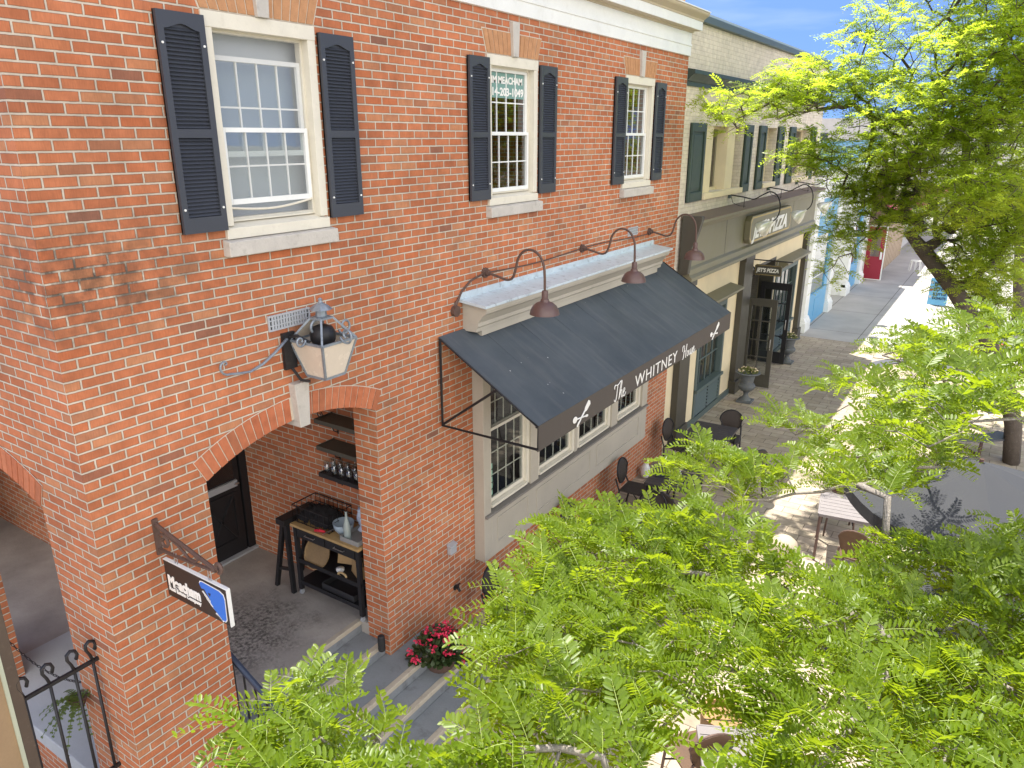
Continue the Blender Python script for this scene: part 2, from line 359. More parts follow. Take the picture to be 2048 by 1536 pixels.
mLeafN = leaf_mat('honeylocust leaf', (.085,.145,.007), (.165,.235,.012), (.40,.51,.018), .46)
mLeafF = leaf_mat('honeylocust leaf beyond', (.11,.17,.012), (.19,.26,.022), (.54,.66,.05), .62)
mRachis = M('leaf stalk', (.20,.26,.05), .6, .1, 5, .0, 50)
mFern = leaf_mat('fern leaf', (.07,.12,.02), (.12,.17,.03), (.16,.22,.04), .35)
mGeran = leaf_mat('geranium leaf', (.03,.06,.018), (.06,.085,.03), (.06,.1,.02), .25)
mPetal = M('pink red petals', (.55,.02,.07), .6, .35, 40, .0, 90)
mPansy = leaf_mat('pansy leaf', (.10,.13,.03), (.22,.22,.07), (.2,.24,.05), .35)
mBrownCan = M('brown ply', (.33,.20,.09), .6, .2, 10, .1, 80)
mSteel = M('steel', (.5,.5,.5), .3, .15, 8, .05, 80, metal=.9)
mBlueCloth = M('blue white cloth', (.45,.52,.66), .85, .15, 20, .3, 120)
mPlastic = M('blue grey plastic', (.32,.40,.46), .4, .08, 6, .03, 80)
mSignBlue = M('bright blue vinyl', (.03,.16,.62), .4, .05, 5, .02, 60)
mDkBrownCh = M('brown rattan', (.10,.055,.03), .6, .3, 12, .3, 120)
mSignDark = M('dark brown sign vinyl', (.028,.022,.02), .35, .1, 5, .03, 60)
# ------------------------------------------------------------------ ground
def sheet(name, x0, x1, y0, y1, z, mat, nx=1, ny=1):
    b = MB()
    xs = np.linspace(x0, x1, nx+1); ys = np.linspace(y0, y1, ny+1)
    b.add([(x, y, z) for y in ys for x in xs], [(j*(nx+1)+i, j*(nx+1)+i+1, (j+1)*(nx+1)+i+1, (j+1)*(nx+1)+i) for j in range(ny) for i in range(nx)])
    return tag(obj(name, b, mat), kind='structure')
sheet('ground', -400, 400, -400, 400, -.02, mConc)
sheet('brick_paving', -.6, 9.5, -8, 20.55, 0., mPaver)
mWalk, _nt = nodes_of('concrete walk')
_p = nd(_nt, 'ShaderNodeNewGeometry').outputs['Position']; _s = nd(_nt, 'ShaderNodeSeparateXYZ', {0:_p}).outputs
_fx = mth(_nt, 'ABSOLUTE', mth(_nt, 'SUBTRACT', mth(_nt, 'FRACT', mth(_nt, 'DIVIDE', _s[0], 1.55)), .5))
_fy = mth(_nt, 'ABSOLUTE', mth(_nt, 'SUBTRACT', mth(_nt, 'FRACT', mth(_nt, 'DIVIDE', _s[1], 3.1)), .5))
_j = mth(_nt, 'MAXIMUM', maprange(_nt, _fx, .492, .495), maprange(_nt, _fy, .4955, .4975))
_n = noise(_nt, _p, .8, 6, .6)
_c = mix(_nt, maprange(_nt, _n, .35, .7), (.34,.325,.30,1), (.44,.42,.39,1)); _c = mix(_nt, _j, _c, (.10,.09,.08,1))
finish(_nt, _c, .85, noise(_nt, _p, 50, 4), .25)
sheet('concrete_walk', -.9, 9.5, 20.55, 75, .001, mWalk)

# ------------------------------------------------------------------ the red brick building
BB = thing('brick_building', 'red brick two storey building with shuttered windows, white cornice and an arched corner porch', 'building', (-.3, .3, 0))
def wallX(mb, x, y0, y1, z0, z1, holes, mi=0):
    ys = sorted({y0, y1, *[h[0] for h in holes], *[h[1] for h in holes]}); zs = sorted({z0, z1, *[h[2] for h in holes], *[h[3] for h in holes]})
    ys = [y for y in ys if y0 <= y <= y1]; zs = [z for z in zs if z0 <= z <= z1]
    for a, b in zip(ys, ys[1:]):
        for c, d in zip(zs, zs[1:]):
            m = ((a+b)/2, (c+d)/2)
            if any(h[0] < m[0] < h[1] and h[2] < m[1] < h[3] for h in holes): continue
            mb.quad((x,a,c), (x,b,c), (x,b,d), (x,a,d), mi)
def wallY(mb, y, x0, x1, z0, z1, holes, mi=0):
    t = MB(); wallX(t, 0, x0, x1, z0, z1, holes, mi)
    for f in t.f: mb.add([(t.v[i][1], y, t.v[i][2]) for i in f], [tuple(range(len(f)))], mi)
class Arc:
    def __init__(s, a, b, spring, rise):
        s.a, s.b, s.sp = a, b, spring; c = (b-a)/2; s.R = (c*c+rise*rise)/(2*rise); s.c = (a+b)/2; s.zc = spring+rise-s.R
        s.t0 = math.asin(c/s.R)
    def z(s, y): return s.zc+math.sqrt(max(0, s.R**2-(y-s.c)**2))
    def pt(s, t, dr=0): return (s.c+(s.R+dr)*math.sin(t), s.zc+(s.R+dr)*math.cos(t))
A1 = Arc(.85, 2.67, 3.185, .215); A2 = Arc(-2.5, -.66, 3.16, .20); A3 = Arc(-5.1, -3.1, 3.16, .20)  # A3 is an unseen side arch, added to let light into the arcade
WIN = [1.76, 5.02, 8.28]; WW = .49
FL = .70                                            # porch floor level
def arch_fill(mb, A, top, P, depth):
    n = 20
    for i in range(n):
        a = A.a+(A.b-A.a)*i/n; b = A.a+(A.b-A.a)*(i+1)/n
        mb.quad(P(a,A.z(a),0), P(b,A.z(b),0), P(b,top,0), P(a,top,0))
        mb.quad(P(a,A.z(a),0), P(b,A.z(b),0), P(b,A.z(b),depth), P(a,A.z(a),depth))
wl_ = MB()
holes = [(w_-WW+.03, w_+WW-.03, 4.95, 6.39) for w_ in WIN]+[(A1.a, A1.b, 0, 3.45), (4.25, 8.78, 1.42, 3.6)]
wallX(wl_, 0, 0, 10.07, 0, 6.83, holes)
arch_fill(wl_, A1, 3.45, lambda u, z, d: (-d, u, z), .3)
wl_.quad((0,A1.a,0), (-.66,A1.a,0), (-.66,A1.a,3.2), (0,A1.a,3.2)); wl_.quad((0,A1.b,0), (-.3,A1.b,0), (-.3,A1.b,3.2), (0,A1.b,3.2))
wallY(wl_, 0, -8, 0, 0, 6.83, [(A2.a, A2.b, FL-.02, 3.4), (A3.a, A3.b, FL-.02, 3.4)])
arch_fill(wl_, A3, 3.4, lambda u, z, d: (u, d, z), .3)
arch_fill(wl_, A2, 3.4, lambda u, z, d: (u, d, z), .3)
wl_.quad((A2.a,0,0), (A2.a,.27,0), (A2.a,.27,3.2), (A2.a,0,3.2)); wl_.quad((A2.a,.27,0),(A3.b,.27,0),(A3.b,.27,3.6),(A2.a,.27,3.6)); wl_.quad((A3.b,0,0),(A3.b,.27,0),(A3.b,.27,3.2),(A3.b,0,3.2)); wl_.quad((A3.a,0,0),(A3.a,.27,0),(A3.a,.27,3.2),(A3.a,0,3.2)); wl_.quad((A2.b,0,FL), (A2.b,.85,FL), (A2.b,.85,3.2), (A2.b,0,3.2))
wl_.quad((-.3,A1.b,0), (-.3,3.05,0), (-.3,3.05,3.6), (-.3,A1.b,3.6)); wl_.quad((-.66,.3,FL),(-.66,.85,FL),(-.66,.85,3.6),(-.66,.3,3.6))
wl_.quad((-2.6,3.05,0), (-.3,3.05,0), (-.3,3.05,3.6), (-2.6,3.05,3.6))
wl_.quad((-2.6,1.63,0), (-2.6,2.32,0), (-2.6,2.32,3.6), (-2.6,1.63,3.6)); wl_.quad((-2.6,2.32,2.95), (-2.6,3.05,2.95), (-2.6,3.05,3.6), (-2.6,2.32,3.6))
wl_.quad((-8,1.63,0), (-2.6,1.63,0), (-2.6,1.63,3.6), (-8,1.63,3.6)); wl_.quad((-8,0,0),(-8,1.63,0),(-8,1.63,3.6),(-8,0,3.6))
wl_.quad((0,10.07,0), (-10,10.07,0), (-10,10.07,6.83), (0,10.07,6.83)); wl_.quad((-10,0,0),(-10,10.07,0),(-10,10.07,8),(-10,0,8)); wl_.quad((-8,0,0),(-10,0,0),(-10,0,6.83),(-8,0,6.83))
wl_.box(-9.9, -.28, .28, 9.79, 7.0, 8.05); wl_.box(-9.9,-2.62,3.07,3.1,0,3.6)
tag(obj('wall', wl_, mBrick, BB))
b = MB(); b.box(-8, -.02, .02, 10.05, 3.6, 3.66); obj('porch_ceiling', b, mWhite, BB)
b = MB(); b.box(-9.95, -.22, .22, 9.85, 8.05, 8.14); obj('parapet_coping', b, mStone, BB)
def ring(name, A, P, key=True, n=26, th=.19):
    mb = MB(); k = 24
    for i in range(k):
        t = [-A.t0+2*A.t0*(i+j)/k for j in (0,1)]
        q = [A.pt(t[0],-.002), A.pt(t[1],-.002), A.pt(t[1],th+.008), A.pt(t[0],th+.008)]
        mb.quad(*[P(u,z,.004) for u, z in q], mi=0)
    for i in range(n):
        dt = 2*A.t0/n; g = .0052/A.R
        t0, t1 = -A.t0+i*dt+g, -A.t0+(i+1)*dt-g
        if key and abs((t0+t1)/2)*A.R < .075: continue
        q = [A.pt(t0,-.004), A.pt(t1,-.004), A.pt(t1,th), A.pt(t0,th)]; j = random.uniform(0,.003)
        f = [P(u,z,.009+j) for u, z in q]; bk = [P(u,z,-.09) for u, z in q]
        mb.add(f+bk, [(0,1,2,3),(0,1,5,4),(1,2,6,5),(2,3,7,6),(3,0,4,7)], 1)
    return obj(name, mb, [mMortar, mVous], BB)
ring('arch', A1, lambda u, z, d: (d, u, z))
ring('arch', A2, lambda u, z, d: (u, -d, z), n=26)
b = MB(); b.prism([(1.715,3.335),(1.82,3.335),(1.845,3.715),(1.69,3.715)], 'x', -.1, .075); obj('keystone', b, mStone, BB, bevel=.006)
b = MB(); b.prism([(-1.64,3.33),(-1.52,3.33),(-1.50,3.70),(-1.66,3.70)], 'y', -.06, .1); obj('keystone', b, mStone, BB, bevel=.006)
# cornice
def run(name, prof, mat, x_in=-.25, y0=0., y1=10.07):
    """moulding profile [(offset, z)] along the front and round the south return"""
    mb = MB(); n = len(prof)
    rows = []
    for (d, z) in prof: rows += [[(d, y1+(.1 if d > .1 else 0)*min(1,d/.15), z), (d, y0-d, z), (-10, y0-d, z)]]
    for i in range(n-1):
        for j in range(2): mb.quad(rows[i][j], rows[i][j+1], rows[i+1][j+1], rows[i+1][j])
    mb.add([r[0] for r in rows]+[(x_in, y1, prof[-1][1]), (x_in, y1, prof[0][1])], [tuple(range(n+2))])
    return obj(name, mb, mat, BB)
run('frieze', [(0.0,6.815),(.03,6.82),(.03,6.955),(.042,6.96),(.042,6.985),(.026,6.99),(.026,7.15)], mWhite)
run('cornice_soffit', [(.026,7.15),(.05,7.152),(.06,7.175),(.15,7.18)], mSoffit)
run('cornice', [(.15,7.18),(.155,7.185),(.155,7.305)], mWhite)
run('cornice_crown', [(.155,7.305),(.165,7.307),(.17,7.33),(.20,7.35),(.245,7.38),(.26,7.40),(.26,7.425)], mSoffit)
b = MB(); b.prism([(.275,7.425),(.275,7.44),(-.28,7.50),(-.28,7.44)], 'y', -.28, 10.17); obj('cornice_flashing', b, mWhite, BB)
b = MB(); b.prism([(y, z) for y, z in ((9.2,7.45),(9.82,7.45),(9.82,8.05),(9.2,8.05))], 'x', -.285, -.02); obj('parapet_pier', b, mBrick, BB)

# upstairs windows, each with a stone sill, flat arch, keystone and two louvred shutters
def louvre(mb, y0, y1, z0, z1, x):
    n = int((z1-z0)/.0245)
    for i in range(n):
        a = z0+(z1-z0)*i/n; h = (z1-z0)/n
        mb.add([(x-.006,y0,a),(x-.006,y1,a),(x+.010,y1,a+.2*h),(x+.010,y0,a+.2*h),(x-.006,y1,a+h*.96),(x-.006,y0,a+h*.96)], [(0,1,2,3),(3,2,4,5)])
def shutter(y0, y1, z0=4.99, z1=6.37):
    mb = MB(); x = .012
    mb.box(x, x+.012, y0, y1, z0, z1)
    s = .045; zm = z0+(z1-z0)*.47
    mb.box(x, x+.036, y0, y0+s, z0, z1); mb.box(x, x+.036, y1-s, y1, z0, z1)
    mb.box(x, x+.036, y0+s, y1-s, z0, z0+.105); mb.box(x, x+.036, y0+s, y1-s, zm-.028, zm+.028)
    top = z1-.105; pts = [(y0+s, z1), (y0+s, top)]
    for i in range(9):
        u = i/8; pts.append((y0+s+(y1-y0-2*s)*u, top+.035*(math.sin(math.pi*u)**2)))
    pts += [(y1-s, top), (y1-s, z1)]
    mb.prism(pts, 'x', x, x+.036)
    louvre(mb, y0+s, y1-s, z0+.105, zm-.028, x+.018); louvre(mb, y0+s, y1-s, zm+.028, z1-.09, x+.018)
    p = obj('shutter', mb, mShut, BB)
    for yy in (y0+.022, y1-.022):
        for zz in (z0+.16, z1-.19):
            sc = MB(); sc.tube([(x+.035,yy,zz),(x+.042,yy,zz)], .008, 8); obj('screw', sc, mWhite, p)
for wi, wc in enumerate(WIN):
    y0, y1, z0, z1 = wc-WW, wc+WW, 4.92, 6.41
    f = MB(); t = .075
    f.box(-.12, .016, y0, y1, z1-.10, z1); f.box(-.12, .012, y0, y0+t, z0+.09, z1-.10); f.box(-.12, .012, y1-t, y1, z0+.09, z1-.10)
    f.prism([(-.12,z0),(.03,z0),(.03,z0+.075),(-.12,z0+.115)], 'y', y0+.0, y1)
    win = obj('window', f, mTrim if wi else mTrim, BB, bevel=.003)
    g = MB(); a0, a1 = y0+t, y1-t; zb, zt = z0+.11, z1-.10; zm = (zb+zt)/2-.02
    g.box(-.11,-.06,a0,a0+.022,zb,zt); g.box(-.11,-.06,a1-.022,a1,zb,zt); g.box(-.11,-.06,a0+.022,a1-.022,zt-.02,zt); g.box(-.11,-.055,a0+.022,a1-.022,zb,zb+.03)
    obj('track', g, mTrim, win)
    def sash(za, zb_, x, nm):
        s = MB(); r = .032; c0, c1 = a0+.024, a1-.024
        s.box(x,x+.028,c0,c0+r,za,zb_); s.box(x,x+.028,c1-r,c1,za,zb_); s.box(x,x+.03,c0+r,c1-r,za,za+r*1.2); s.box(x,x+.03,c0+r,c1-r,zb_-r,zb_)
        ww = c1-c0-2*r
        for k in (1,2,3): s.box(x+.004,x+.014,c0+r+ww*k/4-.006,c0+r+ww*k/4+.006,za+r*1.2,zb_-r)
        zz = (za+zb_)/2
        for k in range(4): s.box(x+.005,x+.013,c0+r+ww*k/4+.006*(k>0),c0+r+ww*(k+1)/4-.006*(k<3),zz-.006,zz+.006)
        o = obj(nm, s, mWhite, win)
        p = MB(); p.quad((x+.003,c0+r,za+r*1.2),(x+.003,c1-r,za+r*1.2),(x+.003,c1-r,zb_-r),(x+.003,c0+r,zb_-r)); obj('pane', p, mGlass, win)
    if wi == 0:
        sash(zm-.17, zt-.16, -.10, 'upper_sash'); sash(zb+.12, zm+.03, -.072, 'lower_sash')
        s = MB(); s.quad((-.052,a0+.02,zb+.01),(-.052,a1-.02,zb+.01),(-.052,a1-.02,zt-.02),(-.052,a0+.02,zt-.02)); obj('insect_screen', s, mScreen, win)
        s = MB(); s.quad((-.2,a0-.1,zb-.1),(-.2,a1+.1,zb-.1),(-.2,a1+.1,zt+.1),(-.2,a0-.1,zt+.1)); obj('blind', s, mBlind, win)
        s = MB(); yy = np.linspace(a0+.03, a1-.03, 15)
        s.tube([(-.045, y, zb+.10-.035*math.sin(math.pi*i/14)+.02*(i/14)) for i, y in enumerate(yy)], .009, 6); obj('screen_pull', s, mTrim, win)
    else:
        sash(zm-.02, zt-.015, -.10, 'upper_sash'); sash(zb+.02, zm+.015, -.072, 'lower_sash')
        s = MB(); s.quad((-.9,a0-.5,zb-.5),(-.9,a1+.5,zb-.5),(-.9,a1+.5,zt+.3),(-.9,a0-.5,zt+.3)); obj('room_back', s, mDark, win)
    if wi == 1:
        s = MB(); s.quad((-.092,a0+.06,zt-.30),(-.092,a1-.06,zt-.30),(-.092,a1-.06,zt-.05),(-.092,a0+.06,zt-.05), 0)
        text_into(s, 'TIM MEACHAM', (-.089,a0+.075,zt-.155), (0,1,0), (0,0,1), .095, 1, bold=.003, width=.66)
        text_into(s, '614-203-1049', (-.089,a0+.075,zt-.275), (0,1,0), (0,0,1), .11, 1, bold=.003, width=.68)
        obj('phone_sign', s, [M('pale teal sign', (.17,.30,.27), .5), mLetter], win)
    s = MB(); s.prism([(-.05,4.80),(.075,4.80),(.075,4.905),(-.05,4.925)], 'y', y0-.03, y1+.04); obj('sill', s, mStone, win, bevel=.006)
    fa = MB(); n = 13; ym = wc
    for i in range(n):
        if i == n//2: continue
        u0, u1 = (i/n)*2-1, ((i+1)/n)*2-1; g_ = .006
        bq = [(ym+u0*WW+g_, z1+.012), (ym+u1*WW-g_, z1+.012), (ym+u1*(WW+.075)-g_, z1+.225), (ym+u0*(WW+.075)+g_, z1+.225)]
        fa.prism(bq, 'x', -.05, .008+random.uniform(0,.003), 1)
    fa.prism([(ym-WW-.005,z1+.004),(ym+WW+.005,z1+.004),(ym+WW+.085,z1+.235),(ym-WW-.085,z1+.235)], 'x', -.04, .003, 0)
    obj('flat_arch', fa, [mMortar, mVousPale], BB)
    k = MB(); k.prism([(ym-.05,z1+.002),(ym+.05,z1+.002),(ym+.068,z1+.335),(ym-.068,z1+.335)], 'x', -.05, .045); obj('keystone', k, mStone, BB, bevel=.004)
    shutter(y0-.345, y0-.002); shutter(y1+.02, y1+.375)

# the ground floor bay window
bx = .15; by0, by1 = 4.19, 8.86
b = MB(); b.box(0,bx,by0,4.33,.80,3.6); b.box(0,bx,8.66,by1,.80,3.6); b.box(0,bx-.012,5.23,5.42,1.40,3.6); b.box(0,bx-.012,7.55,7.76,1.40,3.6); b.box(0,bx-.03,6.42,6.50,1.40,3.6)
b.box(0,bx,4.33,8.66,.80,1.375); b.box(0,bx-.004,4.33,5.23,3.35,3.6); b.box(0,bx-.004,5.42,7.55,3.35,3.6); b.box(0,bx-.004,7.76,8.66,3.35,3.6)
BAY = obj('bay_window', b, mTaupe, BB, bevel=.006)
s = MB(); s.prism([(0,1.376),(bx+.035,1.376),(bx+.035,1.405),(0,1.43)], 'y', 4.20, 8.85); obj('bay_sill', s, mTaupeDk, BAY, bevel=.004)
for (p0, p1) in ((4.45,5.15),(5.35,6.85),(7.05,8.55)):
    s = MB()
    for q in ((p0,p0+.02,.95,1.29),(p1-.02,p1,.95,1.29)): s.box(bx-.01,bx+.009,*q)
    s.box(bx-.01,bx+.009,p0+.02,p1-.02,.95,.97); s.box(bx-.01,bx+.009,p0+.02,p1-.02,1.27,1.29)
    obj('panel_moulding', s, mTaupe, BAY, bevel=.003)
for (p0, p1) in ((4.33,5.23),(5.42,6.42),(6.50,7.55),(7.76,8.66)):
    f = MB(); t = .06; zb, zt = 1.43, 3.35
    f.box(.0,.11,p0,p0+t,zb,zt); f.box(.0,.11,p1-t,p1,zb,zt); f.box(0,.11,p0+t,p1-t,zt-t,zt); f.prism([(0,zb),(.125,zb),(.125,zb+.03),(0,zb+.06)], 'y', p0+t, p1-t)
    a0, a1 = p0+t, p1-t; zm = 2.40
    for za, zc, x in ((zb+.05,zm+.02,.045),(zm-.02,zt-t,.01)):
        f.box(x,x+.03,a0,a0+.04,za,zc); f.box(x,x+.03,a1-.04,a1,za,zc); f.box(x,x+.032,a0+.04,a1-.04,za,za+.045); f.box(x,x+.032,a0+.04,a1-.04,zc-.035,zc)
        for k in (1,2,3):
            yy = a0+.04+(a1-a0-.08)*k/4; f.box(x+.006,x+.016,yy-.006,yy+.006,za+.045,zc-.035)
        for k in (1,2):
            zz = za+.045+(zc-za-.08)*k/3; f.box(x+.0065,x+.0155,a0+.04,a1-.04,zz-.006,zz+.006)
    o = obj('window_frame', f, mTrim, BAY)
    g = MB(); g.quad((.064,a0,zb+.05),(.064,a1,zb+.05),(.064,a1,zm),(.064,a0,zm)); g.quad((.028,a0,zm),(.028,a1,zm),(.028,a1,zt),(.028,a0,zt)); obj('pane', g, mGlass, BAY)
s = MB()
for i in range(5): s.quad((.068,4.405,1.56+i*.085),(.068,4.475,1.56+i*.085),(.068,4.475,1.63+i*.085),(.068,4.405,1.63+i*.085))
obj('window_sticker', s, M('window decal', (.22,.42,.32), .5, .5, 30), BAY)
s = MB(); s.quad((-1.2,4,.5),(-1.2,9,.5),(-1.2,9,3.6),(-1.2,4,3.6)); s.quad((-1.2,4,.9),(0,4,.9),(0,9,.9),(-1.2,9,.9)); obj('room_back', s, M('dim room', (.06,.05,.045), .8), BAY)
s = MB(); s.box(0,.17,4.16,8.9,3.6,3.66); s.prism([(0,3.66),(.175,3.66),(.18,3.70),(.20,3.72),(.20,3.76),(.26,3.84),(.30,3.87),(.31,3.90),(.31,3.935),(0,3.97)], 'y', 4.05, 9.02)
obj('bay_cornice', s, mTaupe, BAY)
s = MB(); s.prism([(.0,3.972),(.335,3.937),(.335,3.965),(.01,4.0),(.01,4.07),(0,4.07)], 'y', 4.0, 9.08); obj('ledge', s, mLedge, BAY)

# porch slab and steps
s = MB(); s.box(-8,-.42,.01,3.05,FL-.16,FL); s.box(-.42,-.295,2.668,3.05,FL-.16,FL-.0005)
mPF, _nt = nodes_of('stained porch concrete')
_p = nd(_nt, 'ShaderNodeNewGeometry').outputs['Position']
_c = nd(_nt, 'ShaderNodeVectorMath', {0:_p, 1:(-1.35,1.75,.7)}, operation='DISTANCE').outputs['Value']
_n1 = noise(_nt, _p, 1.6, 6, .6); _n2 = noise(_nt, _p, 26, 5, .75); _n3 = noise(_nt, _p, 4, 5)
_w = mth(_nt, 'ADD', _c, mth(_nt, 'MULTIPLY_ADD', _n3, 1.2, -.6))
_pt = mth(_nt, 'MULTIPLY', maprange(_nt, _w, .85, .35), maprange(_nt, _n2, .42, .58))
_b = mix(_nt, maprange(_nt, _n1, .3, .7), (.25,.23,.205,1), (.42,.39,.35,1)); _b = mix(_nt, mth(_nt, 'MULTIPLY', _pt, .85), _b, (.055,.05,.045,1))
finish(_nt, _b, .9, mth(_nt, 'ADD', _n2, _pt), .5, .01)
tag(obj('porch_floor', s, mPF), kind='structure')
s = MB(); s.box(-2.83,-.66,-.02,.95,FL-.15,FL+.004); tag(obj('threshold_slab', s, mConcLt, bevel=.01), kind='structure')
STEPS = thing('entrance_steps', 'worn concrete steps leading up to the arched porch', 'steps', (.3, 1.8, 0))
xs = [-.40, -.07, .34, .60, .92]; zs = [FL, .56, .42, .28, .14]
for i, (x, z) in enumerate(zip(xs, zs)):
    y0, y1 = (A1.a, A1.b) if x <= -.07 else (.55, 3.25)
    px = (xs[i-1] if i else -.60)
    s = MB(); s.box(px, x, y0+.002, y1-.002, 0 if i else .3, z-.001); t = obj('tread', s, mStep, STEPS, bevel=.008)
    n = MB(); n.box(x-.055, x+.004, y0+.001, y1-.001, z-.05, z+.004); obj('nosing', n, mConcEdge, t, bevel=.006)
ring('arch', A3, lambda u, z, d: (u, -d, z), n=28)  # brick ring of the added, light-admitting arch
# porch door
D = thing('porch_door', 'black plank door at the back of the arched porch', 'door', (-2.6, 2.8, FL))
s = MB(); s.box(-2.66,-2.60,2.32,2.93,FL+.03,2.85); obj('door_leaf', s, mBlackDoor, D)
s = MB(); s.box(-2.66,-2.585,2.95,3.045,FL+.03,2.95); s.box(-2.66,-2.585,2.32,2.95,2.87,2.95); obj('door_frame', s, mBlackDoor, D)
s = MB(); s.box(-2.66,-2.54,2.32,3.045,FL,FL+.028); obj('threshold', s, mGrey, D)
s = MB(); s.box(-2.60,-2.585,2.40,2.44,FL+.2,1.55); s.box(-2.60,-2.585,2.82,2.86,FL+.2,1.55); s.box(-2.60,-2.585,2.44,2.82,FL+.2,FL+.24); s.box(-2.60,-2.585,2.44,2.82,1.51,1.55)
for a, c in (((2.44,FL+.24),(2.82,1.51)),((2.82,FL+.24),(2.44,1.51))):
    s.tube([(-2.592,a[0],a[1]),(-2.592,c[0],c[1])], .018, 4)
obj('cross_brace', s, mBlackDoor, D)
s = MB(); s.box(-2.60,-2.57,2.36,2.88,1.62,1.70); obj('window_rail', s, mGrey, D)
s = MB(); s.quad((-2.598,2.40,1.72),(-2.598,2.86,1.72),(-2.598,2.86,2.3),(-2.598,2.40,2.3)); obj('pane', s, M('dark pane', (.01,.012,.014), .08, spec=.8), D)
s = MB(); s.tube([(-2.60,2.88,1.66),(-2.55,2.88,1.66),(-2.55,2.83,1.66)], .012, 8); obj('handle', s, mSteel, D)
# ------------------------------------------------------------------ awning over the bay
AW = thing('awning', 'charcoal canvas awning with white lettering on its valance, over the bay window', 'awning', (.6, 6.5, 2.7))
ay0, ay1, zt_, zf_, xf_ = 3.61, 9.49, 3.68, 2.97, 1.22
s = MB(); ny, nx = 60, 14
def awz(u, v):
    sag = -.012*math.sin(math.pi*u)*(.5+.5*math.cos(v*math.pi*2*9))
    return zt_+(zf_-zt_)*u+sag+.006*math.sin(u*7+v*23)*math.sin(v*31+1)
s.add([(.012+(xf_-.012)*i/nx, ay0+(ay1-ay0)*j/ny, awz(i/nx, j/ny)) for j in range(ny+1) for i in range(nx+1)],
      [(j*(nx+1)+i, j*(nx+1)+i+1, (j+1)*(nx+1)+i+1, (j+1)*(nx+1)+i) for j in range(ny) for i in range(nx)])
can = obj('canopy', s, mCanvas, AW, smooth=True)
for k in range(1, 9):
    y = ay0+(ay1-ay0)*k/9; s = MB()
    s.tube([(.02+(xf_-.03)*i/nx, y, awz(i/nx, k/9)+.0) for i in range(nx+1)], .004, 5, flat=.5)
    obj('seam', s, mSeam, can)
s = MB(); n = 40
vs = [(xf_+.004*math.sin(j*.9)*q, ay0+(ay1-ay0)*j/n, zf_+.002-.265*q) for q in (0, 1) for j in range(n+1)]
s.add(vs, [(j, n+1+j, n+2+j, j+1) for j in range(n)]); s.box(xf_-.014, xf_-.004, ay0, ay1, zf_-.27, zf_-.01)
VAL = obj('valance', s, mVal, AW)
O = lambda y, z: (xf_+.006, y, z); U_, V_ = (0,1,0), (0,0,1)
b = MB(); text_into(b, 'WHITNEY', O(5.84, 2.735), U_, V_, .215, bold=-.001, width=1.36, space=1.12); obj('lettering', b, mLetter, VAL)
b = MB()
st = lambda pts, y, z, k, wd: stroke(b, [(p[0]*k, p[1]*k) for p in pts], O(y, z), U_, V_, wd)
k = .20
st = lambda pts, y, z, k, wd: stroke(b, [(p[0]*k, p[1]*k) for p in pts], O(y, z), U_, V_, wd*.48)
st([(.02,.78),(.0,.9),(.12,1.0),(.35,.93),(.6,.98),(.78,1.08)], 5.27, 2.72, k, .022)
st([(.42,.96),(.36,.6),(.28,.2),(.18,.0),(.06,.02),(.02,.14)], 5.27, 2.72, k, .022)
st([(.62,.0),(.72,.5),(.86,.98),(.94,1.08),(.96,.9),(.82,.45),(.7,.1),(.86,.42),(1.0,.5),(1.02,.36),(.98,.1),(1.06,.02),(1.22,.2)], 5.27, 2.72, k, .018)
st([(1.18,.2),(1.36,.34),(1.4,.48),(1.28,.5),(1.2,.3),(1.22,.06),(1.36,.02),(1.56,.2)], 5.27, 2.72, k, .018)
b2 = b; obj('lettering', b, mLetter, VAL)
b = MB(); k = .19
st([(.0,.62),(-.02,.85),(.12,1.0),(.3,.96),(.34,.7),(.26,.3),(.18,.05),(.06,.02)], 7.40, 2.70, k, .022)
st([(.82,1.02),(.74,.7),(.66,.3),(.66,.06),(.76,.02)], 7.40, 2.70, k, .022)
st([(.2,.5),(.45,.54),(.78,.56)], 7.40, 2.70, k, .016)
st([(1.12,.44),(.98,.42),(.92,.2),(1.02,.04),(1.16,.14),(1.2,.36),(1.1,.46),(1.3,.36)], 7.40, 2.70, k, .017)
st([(1.36,.46),(1.34,.16),(1.42,.03),(1.56,.14),(1.64,.46),(1.62,.1),(1.72,.04),(1.82,.2)], 7.40, 2.70, k, .017)
st([(1.8,.1),(1.98,.48),(2.06,.26),(2.0,.04),(1.84,.04),(2.1,.12),(2.3,.3),(2.38,.48),(2.26,.5),(2.2,.26),(2.26,.04),(2.4,.04),(2.6,.24)], 7.40, 2.70, k, .017)
obj('lettering', b, mLetter, VAL)
for yc in (4.48, 8.72):
    b = MB(); sgn = 1
    b.tube([O(yc-.12, 2.80), O(yc+.11, 2.772)], .0085, 6); b.tube([O(yc-.07,2.735), O(yc+.08, 2.845)], .0085, 6)
    def blob(cy, cz, ry, rz, rot=0):
        q = [(cy+ry*math.cos(t)*math.cos(rot)-rz*math.sin(t)*math.sin(rot), cz+ry*math.cos(t)*math.sin(rot)+rz*math.sin(t)*math.cos(rot)) for t in np.linspace(0, 2*math.pi, 18)[:-1]]
        b.prism(q, 'x', xf_+.005, xf_+.010)
    blob(yc-.145, 2.803, .046, .036); blob(yc+.115, 2.771, .034, .015, -.12); blob(yc-.075, 2.731, .034, .015, .62)
    e1, e2 = Vector((.806,.592)), Vector((-.592,.806)); h0_ = Vector((yc+.07, 2.838))
    b.prism([tuple(h0_+e1*u+e2*v) for u, v in ((0,-.012),(.03,-.030),(.125,-.034),(.14,.0),(.125,.034),(.03,.030),(0,.012))], 'x', xf_+.005, xf_+.0095)
    obj('emblem', b, mLetter, VAL)
s = MB()
